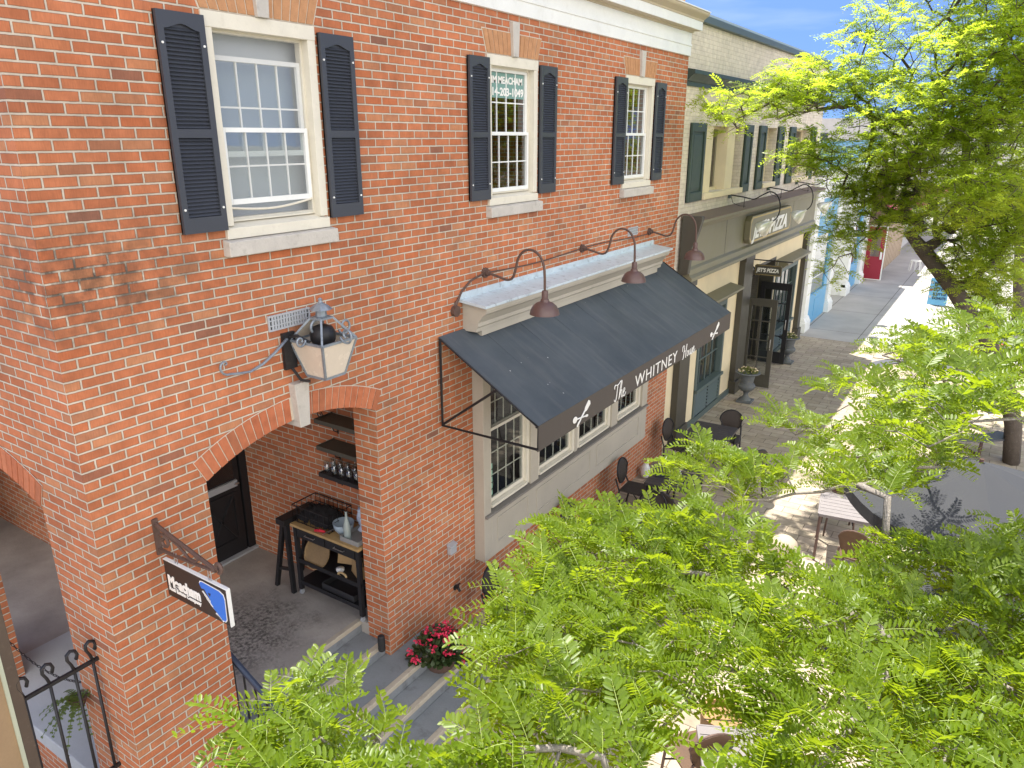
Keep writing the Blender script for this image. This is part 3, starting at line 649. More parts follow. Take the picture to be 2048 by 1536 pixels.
for y in (ay0+.01, ay1-.01):
    s.tube([(.03,y,zt_-.01),(.03,y,2.72),(xf_-.02,y,2.72)], .015, 6); s.tube([(.03,y,2.73),(.72,y,3.24)], .014, 6); s.tube([(.03,y,zt_-.015),(xf_-.01,y,zf_-.015),(xf_-.01,y,2.72)], .012, 6)
s.tube([(xf_-.025,ay0,2.72),(xf_-.025,ay1,2.72)], .013, 6); s.tube([(xf_-.025,ay0,2.955),(xf_-.025,ay1,2.955)], .013, 6)
obj('frame', s, mBlackIron, AW)

# ------------------------------------------------------------------ gooseneck lamps above the awning
def goose(y, z=4.22, hx=.77, hz=3.87):
    t = thing('gooseneck_lamp', 'x', 'lamp', (0, y, z), 'brown gooseneck lamps over the awning')
    s = MB(); s.tube([(.0,y,z),(.03,y,z)], .055, 12); s.tube([(.03,y,z),(.07,y,z)], .032, 10); obj('wall_mount', s, mRust, t)
    s = MB()
    ctl = [(.06,y,z),(.2,y,z-.03),(.30,y,z-.05),(.37,y,z-.02),(.41,y,z+.08),(.44,y,z+.19),(.51,y,z+.27),(.60,y,z+.29),(.69,y,z+.25),(.75,y,z+.15),(.765,y,z+.03),(hx,y,hz+.22)]
    s.tube(smooth_path(ctl), .0135, 8); obj('arm', s, mRust, t, smooth=True)
    pr = [(.028,hz+.235),(.034,hz+.22),(.034,hz+.15),(.042,hz+.145),(.05,hz+.12),(.09,hz+.105),(.125,hz+.075),(.148,hz+.03),(.155,hz-.0),(.158,hz-.012),(.150,hz-.010),(.135,hz+.035),(.08,hz+.085),(.0,hz+.1)]
    s = MB(); s.lathe(pr, hx, y, 28); obj('shade', s, mBronze, t, smooth=True, auto=40)
    return t
gl = [goose(4.45)]
for y in (6.67, 8.87): gl.append(dup(gl[0], (0, y, 4.22)))
for o, l in zip(gl, ('brown gooseneck lamp above the near end of the charcoal awning', 'brown gooseneck lamp above the middle of the charcoal awning', 'brown gooseneck lamp above the far end of the awning, overlapping the olive fascia')): o['label'] = l
s = MB(); s.tube([(.012,y,4.205+.02*math.sin(y*2)) for y in np.linspace(4.5, 8.85, 40)], .008, 6); s.tube([(.012,4.4,4.21),(.012,4.18,4.17),(.012,4.02,4.08),(.012,3.93,3.97)], .012, 6)
tag(obj('wire_conduit', s, mRust, loc=(0,4.5,4.2)), 'thin rusty wire conduit running along the brick between the gooseneck lamps', 'conduit')
s = MB(); s.tube([(.0,3.90,3.90),(.045,3.90,3.90)], .06, 10); s.tube([(.02,3.905,3.95),(.02,3.93,4.0)], .016, 6)
tag(obj('junction_box', s, mRust, loc=(0,3.9,3.9)), 'round rusty junction box on the brick at the end of the lamp conduit', 'junction box')
def vent(y0, y1, z0, z1, label, n=9):
    t = thing('wall_vent', label, 'vent', (0,(y0+y1)/2,z0), 'grey louvred wall vents')
    s = MB(); f = .014
    s.box(.001,.014,y0,y1,z0,z0+f); s.box(.001,.014,y0,y1,z1-f,z1); s.box(.001,.014,y0,y0+f,z0+f,z1-f); s.box(.001,.014,y1-f,y1,z0+f,z1-f)
    for i in range(1, n): y = y0+f+(y1-y0-2*f)*i/n; s.box(.002,.012,y-.009,y+.009,z0+f,z1-f)
    for k in (1,2): zz = z0+(z1-z0)*k/3; s.box(.003,.0125,y0+f,y1-f,zz-.004,zz+.004)
    obj('grille', s, mGrey, t); b = MB(); b.box(.0005,.0018,y0+.004,y1-.004,z0+.004,z1-.004); obj('backing', b, mDark, t)
vent(1.55, 1.97, 4.175, 4.30, 'grey louvred vent in the brick behind the wall lantern', 14)
vent(8.10, 8.44, 4.22, 4.345, 'grey louvred vent in the brick above the awning ledge', 8)

# ------------------------------------------------------------------ wall lantern
LT = thing('wall_lantern', 'four sided wrought iron wall lantern with milky panes and a scrolled arm, over the arch', 'lantern', (.19, 1.9, 3.78))
lx, ly = .20, 1.92
def ringp(r, z): return [(lx+r*sx, ly+r*sy, z) for sx, sy in ((1,-1),(1,1),(-1,1),(-1,-1))]
top, bot = ringp(.185, 4.07), ringp(.105, 3.77)
s = MB()
for P in (top, bot):
    for i in range(4): s.tube([P[i], P[(i+1)%4]], .013, 4)
for i in range(4): s.tube([top[i], bot[i]], .012, 4)
hat = ringp(.062, 4.245)
for i in range(4): s.tube([top[i], hat[i]], .011, 4); s.tube([hat[i], hat[(i+1)%4]], .01, 4)
obj('frame', s, mZinc, LT)
for i in range(4):
    s = MB(); a, b_, c, d = top[i], top[(i+1)%4], bot[(i+1)%4], bot[i]; s.quad(a, b_, c, d); obj('pane', s, mMilk, LT)
s = MB(); s.quad(hat[2], hat[3], top[3], top[2]); obj('roof_panel', s, mMilk, LT)
s = MB(); s.lathe([(.07,4.245),(.072,4.255),(.045,4.26),(.042,4.31),(.095,4.315),(.06,4.345),(.018,4.37),(.014,4.385),(.02,4.395),(.0,4.41)], lx, ly, 8); obj('chimney_cap', s, mZinc, LT)
s = MB(); s.lathe([(.02,3.95),(.06,3.98),(.10,4.06),(.105,4.12),(.08,4.17),(.03,4.19),(.0,4.195)], lx, ly, 14); obj('lamp_socket', s, mBlackIron, LT, smooth=True)
def spiral(c, r0, turns, ax, start=0, n=26, sgn=1):
    out = []
    for i in range(n):
        t = i/(n-1); a = start+sgn*turns*2*math.pi*t; r = r0*(1-.72*t)
        u, v = r*math.cos(a), r*math.sin(a)
        out.append((c[0]+(u if ax == 'x' else 0), c[1]+(u if ax == 'y' else 0), c[2]+v))
    return out
for sp, rr in ((spiral((lx+.245, ly+.02, 4.13), .075, 1.15, 'x', math.pi*1.1), .010), (spiral((lx, ly+.245, 4.13), .075, 1.15, 'y', math.pi*1.1), .010), (spiral((lx, ly-.235, 4.10), .05, 1.1, 'y', 0, sgn=-1), .009), (spiral((lx-.02, ly-.05, 4.16), .08, .6, 'y', 1), .012)):
    s = MB(); s.tube(sp, rr, 6); obj('scroll', s, mZinc, LT, smooth=True)
s = MB(); s.box(0,.03,1.66,1.78,3.84,4.14); s.tube([(.02,1.72,4.10),(.10,1.74,4.12),(.2,1.78,4.07)], .014, 6); s.tube([(.02,1.73,3.84),(.08,1.76,3.74),(.14,1.80,3.73)], .014, 6); obj('back_plate', s, mBlackIron, LT)
s = MB(); pth = [(.05,1.68,4.10),(.055,1.55,4.02),(.06,1.42,3.96),(.06,1.30,3.93),(.06,1.18,3.945)]
s.tube(pth+[(.06,1.10+.085*math.cos(a)*(1-.09*i),4.035+.085*math.sin(a)*(1-.09*i)) for i, a in enumerate(np.linspace(-1.2,-6.6,14))][0:], [.016]*5+[.016-.0006*i for i in range(14)], 6, flat=.6)
obj('arm', s, mZinc, LT, smooth=True)

# ------------------------------------------------------------------ hanging sign by the porch
HS = thing('hanging_sign', 'dark hanging sign with white lettering and a blue emblem, by the arch', 'sign', (.4, .41, 2.48))
s = MB(); pts = [(.06,2.77),(.755,2.735),(.715,2.485),(.05,2.47)]; pts = [(.06,2.77),(.76,2.76),(.76,2.49),(.06,2.48)]
s.prism(pts, 'y', .397, .423); bd = obj('board', s, mSignDark, HS)
s = MB(); s.box(.056,.764,.396,.424,2.7705,2.776); s.box(.7605,.767,.396,.424,2.484,2.7705); obj('edging', s, mWhite, bd)
b = MB(); text_into(b, 'Meacham', (.085,.3955,2.575), (1,0,0), (0,0,1), .115, bold=.006, width=.37); text_into(b, 'Real Estate Company', (.085,.3955,2.535), (1,0,0), (0,0,1), .042, bold=.0015, width=.37); obj('lettering', b, mLetter, bd)
b = MB(); X0, Z0 = .47, 2.505
lp = [(0,.215),(.012,.235),(.04,.24),(.215,.232),(.255,.215),(.265,.18),(.258,.025),(.24,.005),(.215,.008),(.16,.045),(.10,.09),(.105,.125),(.07,.165),(.05,.19),(.02,.185)]
b.prism([(X0+x-.005+(.010 if x > .13 else 0), Z0+z+(.006 if z > .12 else -.006)) for x, z in lp], 'y', .3945, .397, 0); b.prism([(X0+x, Z0+z) for x, z in lp], 'y', .3925, .3944, 1)
for i in range(3):
    b.prism([(X0+.02+.02*i,Z0+.165-.022*i),(X0+.028+.02*i,Z0+.17-.022*i),(X0+.088+.02*i,Z0+.125-.022*i),(X0+.08+.02*i,Z0+.12-.022*i)], 'y', .3915, .3965, 0)
    b.prism([(X0+.145+.018*i,Z0+.035-.011*i),(X0+.15+.018*i,Z0+.041-.011*i),(X0+.205+.012*i,Z0+.012-.006*i),(X0+.2+.012*i,Z0+.006-.006*i)], 'y', .3915, .3965, 0)
b.prism([(X0+.085,Z0+.175),(X0+.12,Z0+.18),(X0+.105,Z0+.15)], 'y', .3918, .393, 2)
obj('emblem', b, [mLetter, mSignBlue, mSignDark], bd)
s = MB(); s.box(.0,.018,.39,.43,2.79,3.07); s.tube([(.012,.41,3.03),(.2,.41,2.985),(.45,.41,2.93),(.66,.41,2.885)], .015, 6); s.tube([(.012,.41,2.83),(.15,.41,2.835),(.4,.41,2.85),(.66,.41,2.875)], .013, 6)
s.tube(spiral((.69,.41,2.915), .042, 1.1, 'x', -1.6), .013, 6); s.tube(spiral((.09,.41,2.915), .06, 1.2, 'x', 2.6, sgn=-1), .011, 6); s.tube([(.12,.41,2.98),(.25,.41,2.94),(.36,.41,2.875),(.44,.41,2.87),(.47,.41,2.895),(.44,.41,2.92)], .010, 6)
obj('bracket', s, mRust, HS)
for x in (.20, .58):
    s = MB()
    for dx in (-.012,.012): s.tube([(x+dx,.41,2.865),(x+dx*1.3,.41,2.82),(x+dx,.41,2.772)], .004, 5)
    obj('hanger', s, mSteel, HS)

# small things on the brick
s = MB(); s.box(.0,.055,3.665,3.775,1.13,1.235); s.prism([(0,1.235),(.066,1.228),(.066,1.24),(0,1.26)], 'y', 3.655, 3.785)
tag(obj('outlet_box', s, mGrey, loc=(0,3.72,1.13), bevel=.006), 'small grey weatherproof outlet box on the brick left of the bay window', 'outlet box')
s = MB(); s.tube([(0,3.79,.63),(.05,3.79,.63),(.07,3.79,.60)], .016, 8); s.tube([(.05,3.79,.63),(.05,3.79,.68)], .012, 8); s.tube([(.05,3.76,.685),(.05,3.82,.685)], .01, 6); s.tube([(.0,3.79,.63),(.006,3.79,.63)], .035, 10)
tag(obj('hose_tap', s, mBlackIron, loc=(0,3.79,.63)), 'dark hose tap low on the brick between flowers and bay window', 'tap')
s = MB(); s.lathe([(.0,.03),(.07,.03),(.08,.09),(.075,.20),(.05,.255),(.02,.27),(0,.272)], .15, 8.98, 12)
tag(obj('wall_floodlight', s, mWhite, loc=(.15,8.98,.0), smooth=True), 'small white round floodlight at the foot of the brick beyond the bay', 'floodlight')
# ------------------------------------------------------------------ cream pizza shop next door
PZ = thing('pizza_shop', 'cream painted brick shop with dark green shutters and an olive fascia board', 'building', (-.1, 15, 0))
YA, YB = 10.075, 20.4
uw = [(11.25,13.45),(15.0,15.92),(17.55,19.15)]
s = MB(); wallX(s, -.05, YA, YB, 3.3, 7.36, [(a, b, 4.65, 5.80) for a, b in uw])
for a, b in uw:
    for y in (a, b): s.quad((-.05,y,4.65),(-.32,y,4.65),(-.32,y,5.8),(-.05,y,5.8))
    s.quad((-.05,a,5.8),(-.05,b,5.8),(-.32,b,5.8),(-.32,a,5.8)); s.quad((-.05,a,4.65),(-.05,b,4.65),(-.32,b,4.65),(-.32,a,4.65))
s.quad((-.05,YB,0),(-9,YB,0),(-9,YB,7.36),(-.05,YB,7.36)); s.quad((-.05,YA,6.8),(-9,YA,6.8),(-9,YA,7.36),(-.05,YA,7.36)); s.box(-9,-.3,YA+.1,YB-.1,6.9,7.2); s.quad((-9,YA,0),(-9,YB,0),(-9,YB,7.3),(-9,YA,7.3))
obj('wall', s, mCreamBrick, PZ)
s = MB(); s.prism([(.03,7.36),(.03,7.47),(-.15,7.58),(-.33,7.50),(-.33,7.36)], 'y', YA-.02, YB+.02); obj('coping', s, mGreenGrey, PZ, bevel=.01)
s = MB(); s.prism([(-.05,6.40),(-.02,6.40),(-.02,6.46),(.0,6.47),(.03,6.50),(.10,6.56),(.12,6.57),(.12,6.63),(-.05,6.66)], 'y', YA, YB); obj('band_cornice', s, mGreen, PZ)
for (a, b) in uw:
    f = MB(); t = .05
    f.box(-.30,-.24,a,a+t,4.65,5.8); f.box(-.30,-.24,b-t,b,4.65,5.8); f.box(-.30,-.24,a+t,b-t,5.75,5.8); f.box(-.30,-.22,a+t,b-t,4.65,4.70)
    if b-a > 2:
        f.box(-.30,-.06,12.55,12.98,4.65,5.8); f.box(-.30,-.06,11.32,11.70,4.65,5.8); f.box(-.295,-.25,12.10,12.14,4.7,5.75)
    else:
        f.box(-.295,-.25,(a+b)/2-.02,(a+b)/2+.02,4.7,5.75)
    wn_ = obj('window', f, mCream, PZ)
    g = MB(); g.quad((-.27,a+t,4.7),(-.27,b-t,4.7),(-.27,b-t,5.75),(-.27,a+t,5.75)); obj('pane', g, mGlassJ, wn_)
    g = MB(); g.box(-.14,.03,a-.03,b+.03,4.545,4.645); obj('sill', g, mCream, wn_, bevel=.008)
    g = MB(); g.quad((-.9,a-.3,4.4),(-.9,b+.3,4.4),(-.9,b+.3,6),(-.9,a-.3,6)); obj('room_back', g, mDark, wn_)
for (a, b) in ((10.47,11.17),(13.50,13.98),(14.48,14.97),(15.96,16.46),(17.0,17.5),(19.2,19.7)):
    s = MB(); x = -.045; z0, z1 = 4.54, 5.84; q = .085
    s.box(x,x+.02,a,b,z0,z1); s.box(x,x+.05,a,a+q,z0,z1); s.box(x,x+.05,b-q,b,z0,z1); s.box(x,x+.05,a+q,b-q,z0,z0+.16); s.box(x,x+.05,a+q,b-q,z1-.14,z1)
    s.box(x,x+.034,a+q+.05,b-q-.05,z0+.21,z1-.19)
    obj('shutter', s, mGreen, PZ, bevel=.006)
# storefront
s = MB(); gh = [(11.86,13.5,.0,2.35),(14.95,17.35,0,2.75),(17.45,19.7,.0,2.35)]
wallX(s, -.1, YA, YB, 0, 3.3, gh)
for (a, b, c, d) in gh:
    for y in (a, b): s.quad((-.1,y,c),(-.5,y,c),(-.5,y,d),(-.1,y,d))
    s.quad((-.1,a,d),(-.1,b,d),(-.5,b,d),(-.5,a,d))
obj('storefront_wall', s, mCream, PZ)
s = MB(); s.prism([(-.05,3.2),(.20,3.2),(.20,3.26),(.15,3.30),(.15,3.40),(.11,3.44),(.11,4.10),(.16,4.12),(.20,4.18),(.26,4.21),(.32,4.225),(.32,4.27),(-.05,4.27)], 'y', 10.42, 20.12); FA = obj('fascia', s, mOlive, PZ)
s = MB(); s.prism([(-.05,4.272),(.335,4.272),(.34,4.285),(-.05,4.33)], 'y', 10.35, 20.18); obj('fascia_top', s, mOliveTop, FA)
for y in (12.4, 17.6):
    s = MB(); s.box(.1105,.1125,y,y+.012,3.44,4.10); obj('board_joint', s, mOliveDk, FA)
for (a, b) in ((10.62,11.15),(14.22,14.85),(20.08,20.39)):
    s = MB(); s.box(-.1,.03,a,b,.30,3.2); s.box(-.1,.07,a-.03,b+.03,0,.30); s.box(-.1,.05,a-.015,b+.015,3.02,3.12); pl = obj('pilaster', s, mOliveDk, PZ, bevel=.008)
s = MB(); s.prism([(.0,3.3),(.16,3.35),(.20,3.8),(.30,4.1),(.34,4.27),(.34,4.34),(0,4.34)], 'y', 10.30, 10.42); obj('scroll_bracket', s, mOliveDk, PZ, bevel=.01)
for a, b in ((11.2,14.2),(17.4,20.05)):
    s = MB(); s.box(-.1,-.06,a,b,0,.12); obj('base_board', s, mGreenGrey, PZ)
for (a, b) in ((11.86,13.5),(17.45,19.7)):
    f = MB(); f.box(-.22,-.07,a,a+.10,.1,2.35); f.box(-.22,-.07,b-.10,b,.1,2.35); f.box(-.22,-.07,a+.1,b-.1,2.25,2.35); f.box(-.22,-.02,a,b,.66,.73)
    n = 4 if b-a < 2 else 5
    for k in range(1, n): y = a+.1+(b-a-.2)*k/n; f.box(-.20,-.16,y-.014,y+.014,.73,2.25)
    for zz in (1.25,1.75): f.box(-.199,-.165,a+.1,b-.1,zz-.014,zz+.014)
    wn_ = obj('window', f, mGreenGrey, PZ, bevel=.004)
    g = MB(); g.quad((-.18,a+.1,.73),(-.18,b-.1,.73),(-.18,b-.1,2.25),(-.18,a+.1,2.25)); obj('pane', g, mGlassJ, wn_)
    g = MB()
    g.box(-.16,-.10,a+.1,b-.1,.1,.66)
    for i in range(7): zz = .13+i*.073; g.prism([(-.10,zz),(-.075,zz+.01),(-.10,zz+.066)], 'y', a+.1, b-.1)
    obj('louvred_panel', g, mGreenGrey, wn_)
    g = MB()
    for i in range(7): g.box(-.088,-.07,(a+b)/2-.02,(a+b)/2+.02,.14+i*.073,.165+i*.073)
    obj('louvre_slot', g, mDark, wn_)
    g = MB(); g.prism([(-.1,2.38),(-.02,2.38),(.06,2.44),(.14,2.52),(.20,2.55),(.20,2.59),(-.1,2.66)], 'y', a-.08, b+.2); obj('hood', g, mOlive, wn_)
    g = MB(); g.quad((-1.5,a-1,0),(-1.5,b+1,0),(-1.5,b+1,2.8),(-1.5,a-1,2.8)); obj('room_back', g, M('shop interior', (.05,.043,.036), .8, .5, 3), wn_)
s = MB(); s.box(-.45,-.1,17.25,17.35,0,2.75); s.box(-.45,-.1,14.95,15.03,0,2.75); s.box(-1.6,-1.55,14.9,17.4,0,2.8); s.box(-.4,-.1,15.03,17.25,2.68,2.75); obj('door_recess', s, mOliveDk, PZ)
def leaf(y, x0, x1, mat, nm):
    f = MB(); z1 = 2.12; t = .022
    f.box(x0,x0+.11,y-t,y+t,.03,z1); f.box(x1-.11,x1,y-t,y+t,.03,z1); f.box(x0+.11,x1-.11,y-t,y+t,.03,.33); f.box(x0+.11,x1-.11,y-t,y+t,z1-.18,z1)
    for zz in (.75,1.15,1.6): f.box(x0+.11,x1-.11,y-t*.8,y+t*.8,zz-.012,zz+.012)
    xm = (x0+x1)/2; f.box(xm-.01,xm+.01,y-t*.7,y+t*.7,.33,z1-.18)
    d = obj(nm, f, mat, PZ, bevel=.004)
    g = MB(); g.quad((x0+.11,y,.33),(x1-.11,y,.33),(x1-.11,y,z1-.18),(x0+.11,y,z1-.18)); obj('pane', g, mGlassJ, d)
    h = MB(); h.tube([(x1-.06,y-.04,.95),(x1-.06,y-.06,1.0),(x1-.06,y-.06,1.15),(x1-.06,y-.04,1.2)], .011, 6); obj('handle', h, mSteel, d)
leaf(14.99, -.05, .62, mOliveDk, 'door'); leaf(17.15, -.35, .42, mBlackDoor, 'door')

SB = thing('shop_sign', 'olive signboard with gold border and bold white capitals on the fascia', 'sign', (.18, 15.2, 3.5))
s = MB(); a, b, c, d, q = 13.58, 16.92, 3.50, 4.06, .09
oct_ = lambda e: [(a+q+e,c+e),(b-q-e,c+e),(b-e,c+q+e),(b-e,d-q-e),(b-q-e,d-e),(a+q+e,d-e),(a+e,d-q-e),(a+e,c+q+e)]
s.prism(oct_(0), 'x', .115, .235); bo = obj('board', s, mOlive, SB, bevel=.006)
s = MB(); o1, o2 = oct_(.02), oct_(.05)
for i in range(8): j = (i+1) % 8; s.quad((.2365,*o1[i]),(.2365,*o1[j]),(.2365,*o2[j]),(.2365,*o2[i]))
obj('border', s, mGold, bo)
s = MB(); text_into(s, "JET'S PIZZA", (.24,13.82,3.60), (0,1,0), (0,0,1), .42, shear=.25, bold=.018, width=2.80); obj('lettering', s, mLetter, bo)
H2 = thing('projecting_sign', 'small dark plaque with white capitals hung from a bar over the pizza shop door', 'sign', (.2, 15.1, 2.7))
yy = 15.1; s = MB(); s.tube([(-.1,yy,2.97),(.82,yy,2.97)], .014, 6); s.tube([(-.1,yy,2.55),(.0,yy,2.60),(.02,yy,2.72),(-.08,yy,2.86)], .010, 6); obj('bar', s, mBlackIron, H2)
s = MB(); s.prism([(.0,2.66),(.03,2.63),(.57,2.63),(.60,2.66),(.60,2.84),(.57,2.87),(.03,2.87),(.0,2.84)], 'y', yy-.018, yy+.018); bo = obj('board', s, mOliveDk, H2)
s = MB(); s.tube([(.015,yy-.02,2.645),(.585,yy-.02,2.645),(.585,yy-.02,2.855),(.015,yy-.02,2.855),(.015,yy-.02,2.645)], .005, 4); obj('border', s, mGold, bo)
s = MB(); text_into(s, "JET'S PIZZA", (.05,yy-.021,2.71), (1,0,0), (0,0,1), .12, shear=.2, bold=.004, width=.50); obj('lettering', s, mLetter, bo)
for x in (.1,.5):
    s = MB(); s.tube([(x,yy,2.87),(x,yy,2.96)], .005, 5); obj('hanger', s, mSteel, H2)

def shoplamp(y):
    t = thing('sign_lamp', 'x', 'lamp', (-.05, y, 4.53), 'pale shell lamps on thin arms over the pizza shop sign')
    s = MB(); s.box(-.05,.0,y-.05,y+.05,4.47,4.58); obj('wall_mount', s, mGreenGrey, t)
    s = MB(); pth = [(.0,y,4.53),(.25,y,4.50),(.45,y,4.47),(.6,y,4.55),(.75,y,4.62),(.88,y,4.56),(.95,y,4.42),(.96,y,4.26),(.92,y,4.14),(.84,y,4.06)]
    s.tube(smooth_path(pth), .012, 6); s.tube([(.27,y,4.5),(.27,y,4.3)], .006, 4); s.tube([(.0,y,4.5),(.05,y,4.38),(.18,y,4.33),(.3,y,4.33)], .006, 4); obj('arm', s, mBlackIron, t, smooth=True)
    s = MB(); s.lathe([(.02,.0),(.03,.05),(.06,.09),(.12,.17),(.155,.26),(.16,.30),(.15,.295),(.11,.18),(.0,.09)], 0, 0, 18)
    Mx = Matrix.Translation((.86,y,4.08)) @ Matrix.Rotation(R(-130), 4, 'Y'); s.xform(Mx); obj('shade', s, M('shell glass', (.62,.62,.56), .2, .2, 10, metal=.35), t, smooth=True, auto=50)
    return t
l0 = shoplamp(12.86); L = [l0, dup(l0, (-.05,15.61,4.53)), dup(l0, (-.05,18.22,4.53))]
for o, l in zip(L, ('pale shell lamp arching in front of the gold bordered signboard', 'pale shell lamp arching just past the end of the gold bordered signboard', 'pale shell lamp farthest along the olive fascia, near the blue shop')): o['label'] = l

# ------------------------------------------------------------------ blue and white shop
BS = thing('blue_shop', 'white and sky blue shopfront with square columns beyond the pizza shop', 'building', (0, 25, 0))
s = MB(); s.quad((-.15,20.41,0),(-.15,24.9,0),(-.15,24.9,4.0),(-.15,20.41,4.0)); s.quad((-.65,24.9,0),(-.65,31.4,0),(-.65,31.4,4),(-.65,24.9,4)); s.quad((-.15,24.9,0),(-.65,24.9,0),(-.65,24.9,4),(-.15,24.9,4)); s.quad((-.65,27.45,0),(0,27.45,0),(0,27.45,4),(-.65,27.45,4))
s.box(-8,-.02,20.41,31.4,3.9,5.45); s.box(-8,-.66,31.36,31.4,0,3.9); obj('wall', s, mWhite, BS)
s = MB(); s.prism([(-.02,3.92),(.10,3.92),(.10,4.45),(.14,4.5),(.20,4.62),(.20,4.70),(-.02,4.76)], 'y', 20.42, 31.4); obj('cornice', s, mWhite, BS)
s = MB(); s.prism([(-.02,4.78),(.03,4.78),(.03,5.30),(.10,5.38),(.10,5.5),(-.02,5.5)], 'y', 20.42, 31.4); obj('blue_band', s, mBlue, BS)
for (a, b, x) in ((20.95,21.55,.08),(24.25,24.85,.08),(27.45,28.2,.06),(30.3,31.1,.06)):
    s = MB(); s.box(-.15,x-.08,a+.06,b-.06,.42,3.92); s.box(-.15,x,a-.04,b+.04,0,.30); s.prism([(-.15,.30),(x-.01,.30),(x-.06,.42),(-.15,.42)], 'y', a, b); s.box(-.15,x-.03,a+.02,b-.02,3.72,3.9); obj('column', s, mWhite, BS, bevel=.01)
for (a, b, x) in ((21.55,24.25,-.10),(28.2,30.3,-.15)):
    f = MB(); f.box(x-.05,x+.03,a,b,0,.95); f.box(x-.05,x+.02,a,a+.14,.95,2.9); f.box(x-.05,x+.02,b-.4,b,.95,2.9); f.box(x-.05,x+.02,a+.14,b-.4,2.75,2.9); f.box(x-.05,x+.05,a,b,2.9,3.0)
    wn_ = obj('shop_window', f, mBlue, BS, bevel=.006)
    g = MB()
    for zz in (1.45,1.95,2.4): g.box(x-.03,x-.01,a+.14,b-.4,zz-.015,zz+.015)
    obj('glazing_bar', g, mWhite, wn_)
    g = MB(); g.quad((x-.02,a+.14,.95),(x-.02,b-.4,.95),(x-.02,b-.4,2.75),(x-.02,a+.14,2.75)); obj('pane', g, mGlassJ, wn_)
    g = MB(); g.box(x+.031,x+.045,(a+b)/2-.35,(a+b)/2+.35,.2,.75); obj('raised_panel', g, mBlue, wn_, bevel=.01)
    g = MB(); g.quad((x-1,a-.4,0),(x-1,b+.4,0),(x-1,b+.4,3),(x-1,a-.4,3)); obj('room_back', g, M('shop display', (.28,.24,.18), .8, .6, 2.5), wn_)
s = MB(); s.box(-.14,-.06,21.5,24.3,3.02,3.9); sg = obj('sign_board', s, mBlue, BS)
s = MB(); text_into(s, 'Peace Love', (-.055,21.75,3.58), (0,1,0), (0,0,1), .24, shear=.3, bold=.004, width=1.5); text_into(s, '& Little', (-.055,21.9,3.36), (0,1,0), (0,0,1), .24, shear=.3, bold=.006); text_into(s, 'DONUTS', (-.055,22.6,3.14), (0,1,0), (0,0,1), .22, bold=.004); obj('lettering', s, mLetter, sg)
def hooklamp(y):
    t = thing('scroll_lamp', 'x', 'lamp', (.1, y, 4.2), 'white shade lamps on looped arms over the blue shop')
    s = MB(); s.box(.10,.14,y-.05,y+.05,4.15,4.27); obj('wall_mount', s, mBlackIron, t)
    s = MB(); s.tube([(.14,y,4.2),(.45,y,4.2),(.62,y,4.26),(.70,y,4.36),(.62,y,4.44),(.54,y,4.36),(.60,y,4.24),(.75,y,4.12),(.82,y,3.98),(.80,y,3.88)], .013, 6); obj('arm', s, mBlackIron, t, smooth=True)
    s = MB(); s.lathe([(.03,3.88),(.05,3.82),(.13,3.76),(.17,3.68),(.16,3.68),(.1,3.76),(0,3.8)], .80, y, 16); obj('shade', s, mWhite, t, smooth=True, auto=50)
    return t
h0 = hooklamp(22.2); h1 = dup(h0, (.1, 23.9, 4.2)); h0['label'] = 'white shade lamp on a looped arm, over the near end of the blue shop sign'; h1['label'] = 'white shade lamp on a looped arm, over the far end of the blue shop sign'

# ------------------------------------------------------------------ the red shop and what closes the street
RS = thing('red_shop', 'dark red shopfront with a maroon canopy and an open red door', 'building', (0, 33, 0))
s = MB(); s.box(-8,-.1,31.41,34.4,0,5.2); obj('wall', s, M('brown timber', (.20,.12,.085), .7), RS)
f = MB(); f.box(-.06,.60,31.67,31.71,.03,.95); f.box(-.06,.10,31.67,31.71,.95,2.15); f.box(.44,.60,31.67,31.71,.95,2.15); f.box(.10,.44,31.67,31.71,2.0,2.15); dr = obj('door', f, mRed, RS)
f = MB(); f.box(-.10,-.06,31.66,31.72,0,2.2); f.box(.60,.64,31.66,31.72,0,2.2); f.box(-.06,.60,31.66,31.72,0,.03); f.box(-.06,.60,31.66,31.72,2.15,2.2); f.box(.48,.56,31.655,31.67,.85,1.15); obj('edging', f, mWhite, dr)
g = MB(); g.quad((.1,31.69,.95),(.44,31.69,.95),(.44,31.69,2.0),(.1,31.69,2.0)); obj('pane', g, mGlassJ, dr)
s = MB(); s.prism([(-.1,3.3),(1.1,2.75),(1.1,2.5),(1.08,2.5),(1.08,2.72),(-.1,3.25)], 'y', 31.45, 34.3); obj('canopy', s, mMaroon, RS)
WS = thing('timber_wall', 'tan timber clad shop wall of vertical boards beyond the red door', 'wall', (.2, 37, 0))
s = MB()
for i in range(22): y = 34.42+i*.26; s.box(-.4,.32+.02*(i%2),y,y+.25,0,3.4)
obj('cladding', s, M('tan boards', (.40,.31,.22), .75, .35, 8), WS); s = MB(); s.box(-6,.4,34.42,40.2,3.4,4.6); obj('upper_wall', s, mTrim, WS)
GS = thing('grey_shop', 'pale grey shop row at the far end of the street', 'building', (0, 48, 0))
s = MB(); s.box(-8,.1,40.2,56,0,5.2); obj('wall', s, M('pale grey render', (.5,.49,.47), .8), GS)
for i in range(5):
    f = MB(); y = 41+i*3; f.box(.1,.14,y,y+2,.6,2.4); obj('window', f, M('far dark glass', (.05,.06,.07), .15), GS)
s = MB(); s.prism([(.1,2.7),(1.2,2.4),(1.2,2.2),(.1,2.5)], 'y', 40.5, 55.5); obj('canopy', s, mMaroon, GS)
FB = thing('far_building', 'pale building closing the far end of the street behind the trees', 'building', (4, 66, 0))
s = MB(); s.box(-12,14,64,70,0,7); obj('wall', s, M('far pale wall', (.55,.52,.47), .8), FB)
